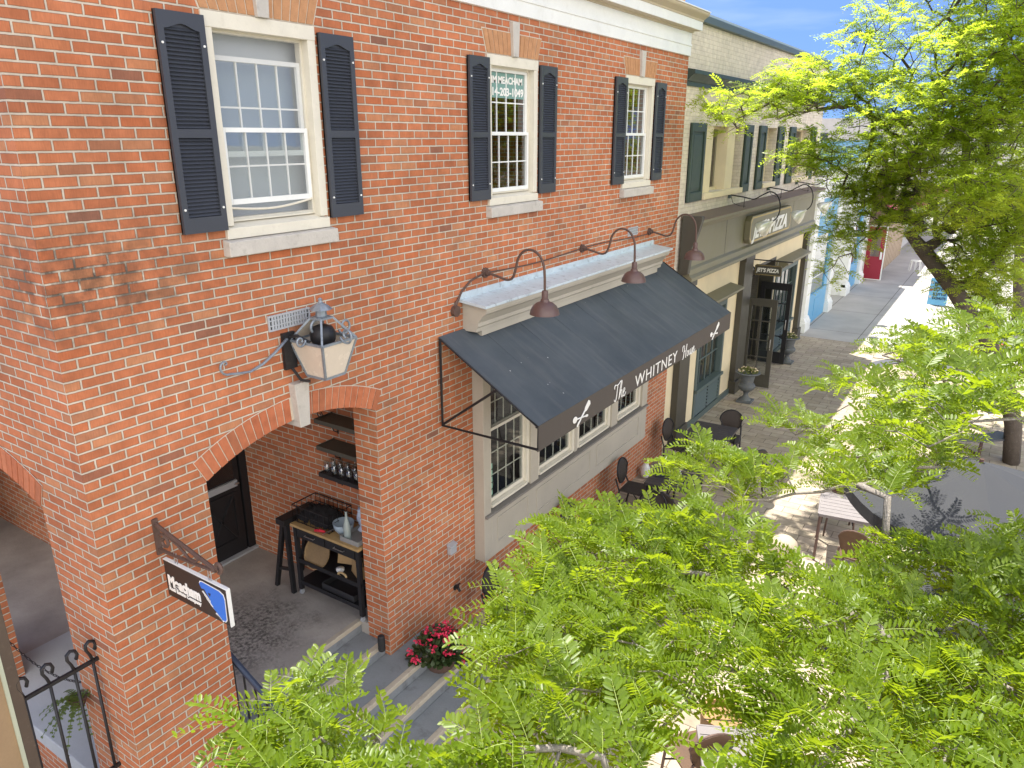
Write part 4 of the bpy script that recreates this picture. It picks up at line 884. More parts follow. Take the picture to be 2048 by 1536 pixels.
for i in range(6):
    for z in (1, 4.2):
        f = MB(); x = -10+i*4; f.box(x,x+1.4,63.93,64,z,z+1.7); obj('window', f, M('far window', (.06,.07,.08), .2), FB)
# ------------------------------------------------------------------ tables, chairs and what stands on them
def make_chair(label, mat, group):
    t = thing('cafe_chair', label, 'chair', (0,0,0), group)
    s = MB(); q = [(-.21+.0,-.19),(.19,-.21),(.22,-.17),(.22,.17),(.19,.21),(-.21,.19)]
    s.prism(q, 'z', .435, .465); obj('seat', s, mat, t, bevel=.012)
    s = MB(); n = 22; pts = []
    for i in range(n):
        a = 2*math.pi*i/n; y = .205*math.cos(a)*(1 if math.sin(a) > 0 else .86); z = .70+.195*math.sin(a)
        pts.append((y, z))
    vs = []
    for off in (0, .016):
        for (y, z) in pts: vs.append((-.235-.22*(z-.45)*.5+.55*y*y-off, y, z))
    s.add(vs, [tuple(range(n)), tuple(range(n, 2*n))[::-1]]+[(i,(i+1)%n,n+(i+1)%n,n+i) for i in range(n)]); obj('backrest', s, mat, t)
    s = MB(); s.tube([vs[i] for i in list(range(n))+[0]], .013, 6); obj('back_frame', s, mBlackIron if mat is mWickerDk else mRust, t, smooth=True)
    for sx, sy in ((1,-1),(1,1),(-1,-1),(-1,1)):
        s = MB()
        if sx > 0: s.tube([(.19,.17*sy,.44),(.20,.185*sy,.25),(.215,.20*sy,.0)], .014, 6)
        else: s.tube([(-.285,.17*sy,.62),(-.215,.185*sy,.45),(-.20,.19*sy,.25),(-.25,.20*sy,.0)], .014, 6)
        obj('leg', s, mBlackIron if mat is mWickerDk else mRust, t, smooth=True)
    s = MB(); s.tube([(.2,-.18,.22),(.0,-.12,.40),(.0,.12,.40),(.2,.18,.22)], .009, 6); obj('brace', s, mBlackIron, t)
    return t
def make_table(label, mat, w_, l_, group, n=8, leg=mBlackIron):
    t = thing('slatted_table', label, 'table', (0,0,0), group)
    s = MB()
    for i in range(n):
        y = -l_/2+l_*i/n; s.box(-w_/2+.02,w_/2-.02,y+.004,y+l_/n-.004,.715,.737)
    s.box(-w_/2,-w_/2+.02,-l_/2,l_/2,.70,.739); s.box(w_/2-.02,w_/2,-l_/2,l_/2,.70,.739); s.box(-w_/2+.02,w_/2-.02,-l_/2-.012,-l_/2+.002,.70,.739); s.box(-w_/2+.02,w_/2-.02,l_/2-.002,l_/2+.012,.70,.739)
    obj('tabletop', s, mat, t)
    for sx in (-1,1):
        for sy in (-1,1):
            s = MB(); s.tube([(sx*(w_/2-.04),sy*(l_/2-.04),.70),(sx*(w_/2-.03),sy*(l_/2-.03),0)], .018, 6); obj('leg', s, leg, t)
    s = MB(); s.box(-w_/2+.06,w_/2-.06,-.015,.015,.66,.70); obj('apron', s, leg, t)
    return t
tspots = [(1.12,7.78,.12,'dark slatted cafe table with rolled napkins and shakers, beside the bay window'),
          (.95,9.9,.05,'dark slatted cafe table beyond the bay, half hidden by a leafy spray'),
          (1.18,6.0,.1,'dark slatted cafe table under the leaves below the awning'),
          (1.22,4.05,.08,'dark slatted cafe table nearest the steps, almost hidden by leaves')]
T0 = make_table('x', mTableDk, .74, .74, 'dark cafe tables along the brick wall')
for i, (x, y, a, l) in enumerate(tspots):
    o = T0 if i == 0 else dup(T0, (x,y,0)); o.location = (x,y,0); o.rotation_euler = (0,0,a); o['label'] = l
C0 = make_chair('x', mWickerDk, 'dark round backed cafe chairs along the brick wall')
cs = [(.56,7.66,.05,'dark round backed chair against the brick by the table with napkins'),
      (1.06,8.32,-1.5,'dark round backed chair on the far side of the table with napkins'),
      (1.22,7.18,1.65,'dark round backed chair on the near side of the table with napkins'),
      (.50,9.62,-.1,'dark round backed chair against the cream wall end, past the white floodlight'),
      (1.10,10.45,-1.4,'dark round backed chair at the far side of the second table, nearest the flower urn'),
      (1.75,9.3,2.6,'dark round backed chair on the street side of the second table, behind the spray'),
      (.55,5.95,0,'dark round backed chair against the brick under the awning edge, poking from the leaves'),
      (1.15,6.62,-1.6,'dark round backed chair between the napkin table and the leaves'),
      (1.85,6.1,3.0,'dark round backed chair on the street side below the leaves under the awning'),
      (.6,4.05,.1,'dark round backed chair against the brick nearest the steps')]
for i, (x, y, a, l) in enumerate(cs):
    o = C0 if i == 0 else dup(C0, (x,y,0)); o.location = (x,y,0); o.rotation_euler = (0,0,a); o['label'] = l
napk = M('navy napkin', (.03,.035,.05), .9, .2, 20, .2, 150)
for (x, y, a, l) in ((.97,7.72,.6,'dark rolled napkin on the cafe table, wall side'),(1.28,7.70,-1.1,'dark rolled napkin on the cafe table, street side')):
    s = MB(); c_, s_ = math.cos(a), math.sin(a)
    s.tube([(x-.13*c_,y-.13*s_,.757),(x,y,.759),(x+.13*c_,y+.13*s_,.757)], [.02,.026,.02], 8); tag(obj('napkin', s, napk, loc=(x,y,.74)), l, 'napkin', 'napkins on the cafe table')
def shaker(x, y, z, label, mat, nm='salt_shaker', h=.10):
    t = thing(nm, label, 'shaker', (x,y,z))
    s = MB(); s.lathe([(.022,z),(.028,z+.02),(.026,z+h*.55),(.016,z+h*.72),(.016,z+h*.78)], x, y, 12); obj('body', s, mat, t, smooth=True)
    s = MB(); s.lathe([(.019,z+h*.78),(.019,z+h*.92),(.012,z+h),(0,z+h*1.01)], x, y, 12); obj('lid', s, mSteel, t, smooth=True)
shaker(1.17,7.83,.74,'white salt shaker on the table with napkins',mWhite); shaker(1.09,7.88,.74,'amber pepper shaker beside the white one on the napkin table',M('pepper', (.2,.15,.08), .3)); shaker(1.16,6.03,.74,'white salt shaker glimpsed among leaves below the awning',mWhite)
s = MB(); s.lathe([(.03,.74),(.035,.76),(.035,.84),(.0,.845)], 1.18, 3.9, 10); tag(obj('blue_cup', s, M('blue enamel', (.02,.09,.45), .3), loc=(1.18,3.9,.74)), 'small blue cup glimpsed through the leaves near the steps', 'cup')

G1 = make_table('long weathered grey slatted table in the sun by the umbrella', mWoodGrey, .78, .72, None, 7, mBronze); G1.location = (3.5,8.2,0); G1.rotation_euler = (0,0,.15)
G2 = dup(G1, (3.65,3.0,0), .45, 'weathered grey slatted table at the bottom edge, bleached by sun')
ch = make_chair('brown framed chair behind the grey slatted table', mDkBrownCh, 'brown framed chairs in the sun'); ch.location = (3.3,8.85,0); ch.rotation_euler = (0,0,-1.3)
o = dup(ch, (3.75,7.5,0), 1.5, 'brown framed chair on the near side of the grey slatted table'); o = dup(ch, (3.15,3.15,0), 2.4, 'brown framed chair by the bleached table at the bottom edge')
s = MB(); s.lathe([(.17,.0),(.20,.05),(.20,.26),(.17,.36),(.10,.42),(.0,.44)], 2.85, 7.45, 20); tag(obj('bollard', s, M('tan stone', (.45,.38,.28), .8), loc=(2.85,7.45,0), smooth=True), 'round topped tan bollard at the edge of the sunlit paving', 'bollard')
s = MB(); s.lathe([(.13,0),(.17,.02),(.2,.42),(.2,.45),(.17,.45),(.16,.38),(0,.38)], 3.2, 3.75, 20); tag(obj('planter_tub', s, mBrownCan, loc=(3.2,3.75,0)), 'brown tub standing beyond the bleached table at the bottom edge', 'tub')

def umbrella(x, y, z, r, label, rot=0):
    t = thing('patio_umbrella', label, 'umbrella', (x,y,0), 'grey patio umbrellas under the trees')
    s = MB(); n = 8; m = 6; vs = [(x,y,z+.42)]
    for j in range(1, m+1):
        for k in range(n*4):
            a = rot+2*math.pi*k/(n*4); f = (k % 4)/4; sag = 1-.055*math.sin(math.pi*f)
            rr = r*j/m*sag; vs.append((x+rr*math.cos(a), y+rr*math.sin(a), z+.42-.42*(j/m)**1.1-.03*math.sin(math.pi*f)*(j/m)))
    N = n*4
    fs = [(0,1+k,1+(k+1)%N) for k in range(N)]+[(1+(j-1)*N+k,1+j*N+k,1+j*N+(k+1)%N,1+(j-1)*N+(k+1)%N) for j in range(1,m) for k in range(N)]
    s.add(vs, fs); b = len(s.v)
    ring_ = [vs[1+(m-1)*N+k] for k in range(N)]; s.add(ring_+[(p[0],p[1],p[2]-.13) for p in ring_], [(k,(k+1)%N,N+(k+1)%N,N+k) for k in range(N)])
    obj('canopy', s, mUmb, t)
    s = MB(); s.tube([(x,y,.05),(x,y,z+.45)], .022, 8); obj('pole', s, mBronze, t)
    for k in range(n):
        a = rot+2*math.pi*k/n; s = MB(); s.tube([(x,y,z+.40),(x+r*.98*math.cos(a),y+r*.98*math.sin(a),z-.015)], .008, 4); obj('rib', s, mBronze, t)
    s = MB(); s.lathe([(.25,0),(.25,.05),(.06,.09),(.03,.12)], x, y, 16); obj('base', s, mBlackIron, t)
umbrella(4.85,6.15,2.12,1.2,'grey patio umbrella dappled with leaf shadow, beyond the near tree',.2)
umbrella(4.95,3.55,2.15,1.1,'grey patio umbrella almost buried under the near leaves',.5)

def picnic(x, y, a0, label):
    t = thing('mesh_picnic_table', label, 'picnic table', (x,y,0), 'round mesh picnic tables')
    mesh = M('perforated coated steel', (.10,.10,.11), .5, .6, 60, .6, 60)
    s = MB(); s.lathe([(.0,.72),(.60,.72),(.615,.735),(.60,.75),(.0,.75)], x, y, 32); obj('tabletop', s, mesh, t)
    for k in range(3):
        a = a0+k*2*math.pi/3; s = MB(); A_ = np.linspace(a-.52, a+.52, 14); q = [(x+1.02*math.cos(b),y+1.02*math.sin(b)) for b in A_]+[(x+1.34*math.cos(b),y+1.34*math.sin(b)) for b in A_[::-1]]
        s.prism(q, 'z', .43, .46); obj('bench', s, mesh, t)
        s = MB(); s.tube([(x+.1*math.cos(a),y+.1*math.sin(a),.66),(x+.5*math.cos(a),y+.5*math.sin(a),.1),(x+1.18*math.cos(a),y+1.18*math.sin(a),.1),(x+1.18*math.cos(a),y+1.18*math.sin(a),.43)], .03, 6); obj('leg', s, mRust, t)
picnic(3.75,16.6,.4,'round dark mesh picnic table with curved benches, the farther of the two'); picnic(4.2,13.9,1.2,'round dark mesh picnic table with curved benches, nearest the far tree')

# urns with pansies
def urn(x, y, label):
    t = thing('garden_urn', label, 'urn', (x,y,0), 'pedestal urns of pansies outside the pizza shop')
    s = MB(); s.box(x-.16,x+.16,y-.16,y+.16,0,.05); obj('plinth', s, mUrn, t, bevel=.008)
    s = MB(); fl = lambda k, z: .035*(k % 2) if .26 < z < .42 else 0
    s.lathe([(.13,.05),(.10,.09),(.06,.14),(.05,.19),(.07,.235),(.06,.25),(.12,.27),(.175,.33),(.185,.38),(.165,.42),(.135,.44),(.14,.50),(.16,.60),(.175,.64),(.25,.665),(.27,.68),(.26,.70),(.20,.695),(.17,.64),(0,.62)], x, y, 32, wob=fl); obj('bowl', s, mUrn, t, smooth=True, auto=35)
    s = MB(); fl_ = MB()
    for i in range(230):
        a = random.uniform(0, 6.28); r = .21*math.sqrt(random.random()); h = .70+.10*(1-(r/.21)**2)*random.uniform(.3,1.1); d = random.uniform(.018,.035)
        c = Vector((x+r*math.cos(a), y+r*math.sin(a), h)); u = Vector((random.gauss(0,1),random.gauss(0,1),random.gauss(0,.5))).normalized(); v = u.orthogonal().normalized()
        tgt = fl_ if i % 7 == 0 else s
        if i % 7 == 0: c.z += .03
        tgt.quad(c-u*d, c+v*d*.6, c+u*d, c-v*d*.6)
    obj('foliage', s, mPansy, t); obj('flowers', fl_, M('pansy petals', (.55,.45,.30), .6, .5, 60), t)
urn(.42,13.85,'iron urn of yellow pansies before the first pizza shop door leaf, the nearer urn'); urn(.42,17.45,'iron urn of pansies beside the blue shop corner, the farther urn')

# sandwich board
AS = thing('sandwich_board', 'blue sandwich board with navy lettering and a red heart, out in the sun', 'sign', (3.03,27.5,0))
s = MB(); s.prism([(27.32,.05),(27.34,.05),(27.49,.95),(27.47,.95)], 'x', 2.74, 3.32); s.prism([(27.68,.05),(27.66,.05),(27.49,.95),(27.51,.95)], 'x', 2.74, 3.32); bo = obj('board', s, mBlue, AS)
Vv = Vector((0,.15,.9)).normalized(); s = MB()
for k_, (tx, z, sz) in enumerate((('PEACE',.72,.15),('LOVE',.53,.15),('& LITTLE',.38,.11),('DONUTS',.24,.12))):
    text_into(s, tx, (2.87,27.31+.167*(z-.05),z), (1,0,0), Vv, sz, bold=.004, width=.41 if k_ != 1 else .36)
obj('lettering', s, M('navy lettering', (.01,.02,.06), .6), bo)
s = MB()
for k_, z in enumerate((.80,.55,.32)): 
    if k_ == 1: q = [(.0,-.05),(.05,.01),(.045,.04),(.02,.045),(0,.02),(-.02,.045),(-.045,.04),(-.05,.01)]
    else: q = [(.045*math.cos(t),.045*math.sin(t)) for t in np.linspace(0,6.28,14)[:-1]]
    O3 = Vector((2.80,27.31+.167*(z-.05),z)); s.add([O3+Vector((1,0,0))*p[0]+Vv*p[1] for p in q], [tuple(range(len(q)))], 1 if k_ == 1 else 0)
obj('emblem', s, [mGrey, mRed], bo)
# little white wire chair far down the street and a tub of orange flowers by the tree
s = MB()
for a in np.linspace(0, 6.28, 9)[:-1]: s.tube([(1.55+.02*math.cos(a),35+.02*math.sin(a),.45),(1.55+.22*math.cos(a),35+.22*math.sin(a),.45),(1.55+.26*math.cos(a),35+.26*math.sin(a),0)], .012, 4)
s.tube([(1.55+.22*math.cos(a),35+.22*math.sin(a),.45) for a in np.linspace(0,6.28,16)], .014, 4); s.tube([(1.75,35.2,.45),(1.8,35.2,.85),(1.75,35,.92),(1.8,34.8,.85),(1.75,34.8,.45)], .014, 4)
tag(obj('wire_chair', s, mWhite, loc=(1.55,35,0)), 'white wire chair far along the shaded walk past the red door', 'chair')
def flowers(name, x, y, z, rx, ry, h, nl, nf, label, cat, lm, pm, pot=None, sz=.03):
    t = thing(name, label, cat, (x,y,z)); s = MB(); f = MB()
    for i in range(nl+nf):
        a = random.uniform(0,6.28); q = math.sqrt(random.random()); isf = i >= nl
        q *= 1+.22*math.sin(3*a+1)+.12*math.sin(5*a); c = Vector((x+rx*q*math.cos(a), y+ry*q*math.sin(a), z+h*(1-.6*min(1,q*q))*(random.uniform(.15,1) if not isf else random.uniform(.75,1.1))))
        if not isf:
            d = sz*random.uniform(.7,1.3); u = Vector((random.gauss(0,1),random.gauss(0,1),random.gauss(0,.4))).normalized(); v = u.cross(Vector((random.gauss(0,.3),random.gauss(0,.3),1))).normalized()
            s.add([c-u*d, c-u*d*.3+v*d*.75, c+u*d*.6+v*d*.6, c+u*d, c+u*d*.6-v*d*.6, c-u*d*.3-v*d*.75], [tuple(range(6))])
        else:
            for _ in range(random.randint(6,16)):
                p = c+Vector((random.gauss(0,.018),random.gauss(0,.018),random.gauss(0,.014))); u = Vector((random.gauss(0,1),random.gauss(0,1),random.gauss(0,1))).normalized(); v = u.orthogonal().normalized(); d = .013
                f.quad(p-u*d, p+v*d, p+u*d, p-v*d)
    for i in range(nl//8):
        a = random.uniform(0,6.28); q = random.random(); s.tube([(x+.3*rx*math.cos(a),y+.3*ry*math.sin(a),z),(x+rx*q*math.cos(a),y+ry*q*math.sin(a),z+h*.8)], .003, 3)
    obj('foliage', s, lm, t); obj('flowers', f, pm, t)
    if pot: s = MB(); s.lathe([(pot*.75,z-.22),(pot,z+.02),(pot*.9,z+.02),(0,z)], x, y, 18); obj('pot', s, mRust, t)
flowers('geranium_plant', .42, 2.98, .36, .30, .28, .38, 620, 44, 'pink red flowering plant spilling onto the steps by the brick pier', 'plant', mGeran, mPetal, .16)
flowers('flower_tub', 4.5, 19.5, .5, .5, .5, .5, 300, 26, 'tub of orange flowers by the trunk of the far tree', 'plant', mPansy, M('orange petals', (.7,.12,.02), .6), .35, sz=.05)
s = MB(); s.lathe([(.03,.562),(.037,.57),(.038,.60),(.038,.70),(.036,.735),(.028,.745),(0,.745)], -.0, 2.545, 16); s.lathe([(.0385,.59),(.0400,.592),(.0400,.597),(.0385,.60)], -.0, 2.545, 16); tag(obj('canister', s, M('black rubber', (.018,.018,.019), .6), loc=(0,2.545,.56)), 'small black cylinder standing on the step at the brick pier', 'canister')
# stair rail
RL = thing('stair_railing', 'dark blue black iron stair railing along the arch side of the steps', 'railing', (.3,.92,0))
s = MB(); r0, r1 = Vector((-.16,.92,1.55)), Vector((1.25,.92,.80)); s.tube([r0,r1], .024, 6, flat=.6); s.tube([r0+Vector((0,0,-.045)),r1+Vector((0,0,-.045))], .010, 4); obj('handrail', s, M('blue black paint', (.035,.05,.085), .4), RL)
for i in range(11):
    p = r0.lerp(r1, (i+.4)/10.6); s = MB(); s.tube([p, (p.x,p.y,max(.15,p.z-.86))], .009, 4); obj('baluster', s, mBlackIron, RL)

# left edge: iron fence, post, chain, fern
FN = thing('iron_fence', 'black iron fence with curled tops at the corner of the brick pier', 'fence', (-.3,-.3,1.05))
s = MB(); s.box(-.312,-.288,-.53,.03,2.025,2.05); obj('rail', s, mBlackIron, FN); s = MB(); s.box(-.312,-.288,-.53,.0,1.06,1.085); obj('rail', s, mBlackIron, FN)
for y in (-.04,-.17,-.335,-.50):
    s = MB(); s.tube([(-.30,y,.70),(-.30,y,2.06)], .011, 6)
    pth = [(-.30,y,2.05),(-.30,y-.012,2.10),(-.30,y-.03,2.145),(-.30,y-.028,2.185),(-.30,y+.0,2.205),(-.30,y+.03,2.19),(-.30,y+.04,2.155),(-.30,y+.028,2.12)]
    s.tube([(p[0], p[1], p[2]) for p in pth], .011, 6, flat=1.5); obj('post', s, mBlackIron, FN, smooth=True)
WP = thing('shopfront_post', 'chipped brown timber post with pale green edge and tan panel at the left edge', 'post', (-.3,-.55,.7))
s = MB(); s.box(-.36,-.285,-.575,-.505,0,3.0); obj('post', s, M('chipped brown paint', (.085,.062,.045), .6, .2, 8, .1, 60, dirt=(.42,.33,.25), dirtamt=.15), WP, bevel=.003)
s = MB(); s.box(-.36,-.282,-.598,-.576,0,3.0); obj('edging', s, M('pale sage paint', (.42,.45,.34), .6), WP); s = MB(); s.box(-.38,-.30,-.95,-.599,0,3.0); obj('panel', s, M('tan render', (.30,.205,.115), .75, .2, 3), WP)
CH = thing('porch_chain', 'black chain hung across the side arch of the porch', 'chain', (-1.1,.1,1.7))
A_, B_ = Vector((-2.49,.14,1.30)), Vector((-.67,.05,1.62))
for i in range(34):
    f = i/34; p = A_.lerp(B_, f); q = A_.lerp(B_, f+1/34*1.25); dz = lambda t: -.16*4*t*(1-t)
    p = p+Vector((0,0,dz(f))); q = q+Vector((0,0,dz(f+1/34))); d = (q-p).normalized(); sd_ = Vector((0,1,0)) if i % 2 else d.cross(Vector((0,1,0))); s = MB()
    m_ = (p+q)/2; L_ = (q-p).length*.5; s.tube([m_+d*L_*math.cos(a)+sd_*.009*math.sin(a) for a in np.linspace(0,2*math.pi,9)], .0032, 4); obj('link', s, mBlackIron, CH)
FR = thing('hanging_fern', 'small green fern hanging beside the side arch behind the iron fence', 'fern', (-.62,-.06,1.6))
s = MB()
for i in range(26):
    a = random.uniform(0,6.28); L_ = random.uniform(.16,.34); base = Vector((-.60,-.07,1.60))
    dr_ = Vector((math.cos(a),math.sin(a)*.8-.25,random.uniform(-.4,.5))).normalized(); P_ = [base+dr_*L_*t+Vector((0,0,-.30*t*t*L_*2)) for t in np.linspace(0,1,9)]
    s.tube(P_, .0025, 3)
    for j in range(1, 9):
        d = (P_[j]-P_[j-1]).normalized(); sd_ = d.cross(Vector((0,0,1))); sd_ = sd_.normalized() if sd_.length > .01 else Vector((1,0,0))
        for g_ in (-1,1):
            w_ = .032*(1-.6*j/9); p = P_[j]; s.add([p, p+sd_*g_*w_+d*.006, p+sd_*g_*w_*.8+d*.018, p+d*.014], [(0,1,2,3)])
obj('foliage', s, mFern, FR); s = MB(); s.lathe([(.04,1.52),(.07,1.6),(.06,1.6),(0,1.58)], -.60, -.07, 12); obj('pot', s, mRust, FR)
# ------------------------------------------------------------------ porch clutter: cart, table, shelves
CT = thing('kitchen_cart', 'black rolling kitchen cart with a wooden top and two drawers in the porch', 'cart', (-.85,2.84,FL))
cx0, cx1, cy0, cy1 = -1.33, -.345, 2.64, 3.03; z0 = FL
s = MB(); s.box(cx0-.02,cx1+.02,cy0-.02,cy1,z0+.87,z0+.90); obj('worktop', s, M('butcher block', (.42,.28,.12), .5, .25, 12), CT, bevel=.005)
for x in (cx0,cx1-.045):
    for y in (cy0,cy1-.045):
        s = MB(); s.box(x,x+.045,y,y+.045,z0+.07,z0+.87); obj('leg', s, mBlackDoor, CT)
        s = MB(); s.tube([(x+.01,y+.0225,z0+.028),(x+.035,y+.0225,z0+.028)], .028, 12); s.box(x+.015,x+.03,y+.012,y+.033,z0+.045,z0+.07); obj('caster', s, mGrey, CT)
s = MB(); s.box(cx0+.045,cx1-.045,cy0+.012,cy1-.02,z0+.74,z0+.87); obj('drawer_case', s, mBlackDoor, CT)
for (a, b) in ((cx0+.06,(cx0+cx1)/2-.01),((cx0+cx1)/2+.01,cx1-.06)):
    s = MB(); s.box(a,b,cy0-.002,cy0+.011,z0+.75,z0+.862); d = obj('drawer', s, mBlackDoor, CT, bevel=.003)
    m = (a+b)/2; s = MB(); s.tube([(m-.07,cy0,z0+.81),(m-.07,cy0-.025,z0+.81),(m+.07,cy0-.025,z0+.81),(m+.07,cy0,z0+.81)], .005, 6); obj('handle', s, mSteel, d)
for zz in (.16,.44):
    s = MB(); s.box(cx0+.0,cx1-.0,cy0+.01,cy1-.005,z0+zz,z0+zz+.012); s.box(cx0,cx1,cy0+.005,cy0+.012,z0+zz-.02,z0+zz+.03); obj('shelf', s, mBlackDoor, CT)
SW = thing('trestle_table', 'black trestle leg table pushed in behind the kitchen cart', 'table', (-1.5,2.85,FL))
s = MB(); s.box(-1.50,-1.365,2.55,3.03,z0+.88,z0+.95); obj('tabletop', s, mBlackIron, SW, bevel=.006)
for y in (2.62,2.98):
    for sx, x0_, x1_ in ((-1,-1.46,-1.68),(1,-1.41,-1.40)):
        s = MB(); s.tube([(x0_,y,z0+.88),(x1_,y,z0)], [.035,.03], 4); obj('leg', s, mBlackIron, SW)
s = MB(); s.tube([(-1.64,2.62,z0+.25),(-1.42,2.62,z0+.30)], .022, 4); obj('stretcher', s, mBlackIron, SW)
CR = thing('wire_basket', 'black wire basket piled with dark cloths on the cart', 'basket', (-1.05,2.85,z0+.9))
s = MB(); a, b, c, d, e, f = -1.36, -.80, 2.68, 3.02, z0+.905, z0+1.10
for zz in (e+.01, e+.1, f):
    s.tube([(a,c,zz),(b,c,zz),(b,d,zz),(a,d,zz),(a,c,zz)], .005 if zz < f else .007, 4)
for x in np.linspace(a, b, 9):
    for y in (c, d): s.tube([(x,y,e),(x,y,f)], .003, 4)
for y in np.linspace(c, d, 6):
    for x in (a, b): s.tube([(x,y,e),(x,y,f)], .003, 4)
obj('wire', s, mBlackIron, CR)
s = MB(); nx_, ny_ = 22, 14; rr = np.random.default_rng(3); H_ = rr.normal(0, .018, (ny_+1, nx_+1))
s.add([(a+.02+(b-a-.04)*i/nx_, c+.02+(d-c-.04)*j/ny_, e+.03+.14*math.sin(math.pi*i/nx_)**.5*math.sin(math.pi*j/ny_)**.5+H_[j,i]) for j in range(ny_+1) for i in range(nx_+1)], [(j*(nx_+1)+i,j*(nx_+1)+i+1,(j+1)*(nx_+1)+i+1,(j+1)*(nx_+1)+i) for j in range(ny_) for i in range(nx_)])
tag(obj('dark_cloths', s, M('black cloth', (.014,.013,.014), .9, .4, 20, .5, 100), loc=(-1.08,2.85,z0+.93), smooth=True), 'heap of black cloths in the wire basket on the cart', 'cloths')
s = MB(); s.lathe([(.06,z0+.902),(.10,z0+.96),(.115,z0+1.03),(.112,z0+1.03),(.095,z0+.965),(0,z0+.915)], -.70, 2.80, 20); tag(obj('mixing_bowl', s, mPlastic, loc=(-.70,2.80,z0+.9), smooth=True), 'blue grey bowl tilted beside the bottle on the cart', 'bowl')
mBot = M('clear bottle glass', (.34,.40,.38), .08, .15, 6, .02, 50, spec=.9)
s = MB(); s.lathe([(.038,z0+.902),(.04,z0+.91),(.04,z0+1.05),(.03,z0+1.10),(.014,z0+1.16),(.013,z0+1.22),(.016,z0+1.225),(0,z0+1.225)], -.565, 2.72, 16); bt = tag(obj('glass_bottle', s, mBot, loc=(-.565,2.72,z0+.9), smooth=True), 'tall clear glass bottle standing on the cart', 'bottle')
s = MB(); s.box(-.62,-.36,2.66,2.99,z0+.902,z0+.91); s.box(-.62,-.36,2.66,2.668,z0+.91,z0+.955); s.box(-.62,-.612,2.668,2.99,z0+.91,z0+.955); s.box(-.368,-.36,2.668,2.99,z0+.91,z0+.955); tag(obj('plastic_bin', s, M('grey bin plastic', (.28,.28,.27), .4), loc=(-.49,2.8,z0+.9)), 'shallow grey bin at the pier end of the cart top', 'bin')
s = MB(); rr = np.random.default_rng(5)
for k in range(4):
    ph = rr.uniform(0,6,4); s.lathe([(.0,z0+.96+.07*k),(.05,z0+.965+.07*k),(.075-.01*k,z0+1.0+.07*k),(.05,z0+1.05+.07*k),(0,z0+1.07+.07*k)], -.44+.02*(k%2), 2.87-.02*k, 14, wob=lambda q, z, ph=ph: .18*math.sin(q*1.7+ph[0])+.12*math.sin(q*3.1+z*60+ph[1]))
tag(obj('dish_cloth', s, mBlueCloth, loc=(-.44,2.86,z0+.95), smooth=True), 'crumpled blue white dish cloth draped at the pier end of the cart', 'cloth')
s = MB(); s.tube([(-.98,2.645,z0+.915),(-.92,2.66,z0+.925),(-.86,2.68,z0+.92)], [.014,.02,.012], 8); tag(obj('red_tongs', s, M('red plastic', (.55,.03,.05), .35), loc=(-.92,2.66,z0+.9)), 'small red handled tool on the front edge of the cart', 'tool')
s = MB(); s.tube([(-.86,2.64,z0+.906),(-.74,2.72,z0+.98)], .010, 6, flat=.3); tag(obj('metal_spatula', s, mSteel, loc=(-.8,2.68,z0+.9)), 'metal spatula leaning across the front of the cart top', 'spatula')
Mx = Matrix.Translation((-1.08,2.74,z0+.56)) @ Matrix.Rotation(R(62), 4, 'X')
s = MB(); s.lathe([(0,0),(.175,0),(.185,.008),(.185,.02),(.175,.02),(.17,.01),(0,.01)], 0, 0, 28); s.xform(Mx); tag(obj('round_tray', s, M('brown cork tray', (.27,.18,.085), .6, .3, 10), loc=(-1.08,2.74,z0+.46)), 'round brown tray leaning on the upper shelf of the cart', 'tray')
s = MB(); s.box(-.98,-.50,2.68,2.95,z0+.175,z0+.18); s.box(-.98,-.50,2.675,2.682,z0+.175,z0+.25); s.box(-.98,-.50,2.948,2.955,z0+.175,z0+.25); s.box(-.985,-.978,2.675,2.955,z0+.175,z0+.25); s.box(-.502,-.495,2.675,2.955,z0+.175,z0+.25); tag(obj('black_tray', s, M('dark tray', (.035,.035,.037), .4), loc=(-.74,2.82,z0+.17), bevel=.003), 'long dark tray on the bottom shelf of the cart', 'tray')
for (x, y, zz, rx, rz, l, nm) in ((-.74,2.86,.56,70,20,'tan cardboard folder leaning on the upper shelf of the cart','cardboard_folder'),(-.50,2.80,.53,80,-25,'tan cardboard carton at the pier end of the upper cart shelf','cardboard_carton')):
    s = MB(); s.box(-.11,.11,-.075,.075,-.012 if 'folder' in nm else -.05,.012 if 'folder' in nm else .05); s.xform(Matrix.Translation((x,y,z0+zz)) @ Matrix.Rotation(R(rz),4,'Z') @ Matrix.Rotation(R(rx),4,'X')); tag(obj(nm, s, M('cardboard', (.40,.26,.12), .8), loc=(x,y,z0+.46)), l, 'cardboard')
s = MB(); s.lathe([(.03,z0+.453),(.045,z0+.48),(.045,z0+.50),(.0,z0+.505)], -.72, 2.72, 14); tag(obj('white_cup', s, mWhite, loc=(-.72,2.72,z0+.45), smooth=True), 'small white cup on the upper shelf of the cart', 'cup')
s = MB(); s.tube([(-.63+.06*math.cos(t), 2.66, z0+.475+.03*math.sin(t)) for t in np.linspace(0,6.28,18)], .012, 6); tag(obj('wooden_handle', s, M('pale wood', (.45,.32,.16), .6), loc=(-.63,2.66,z0+.45)), 'pale wooden loop handle at the front of the upper cart shelf', 'handle')
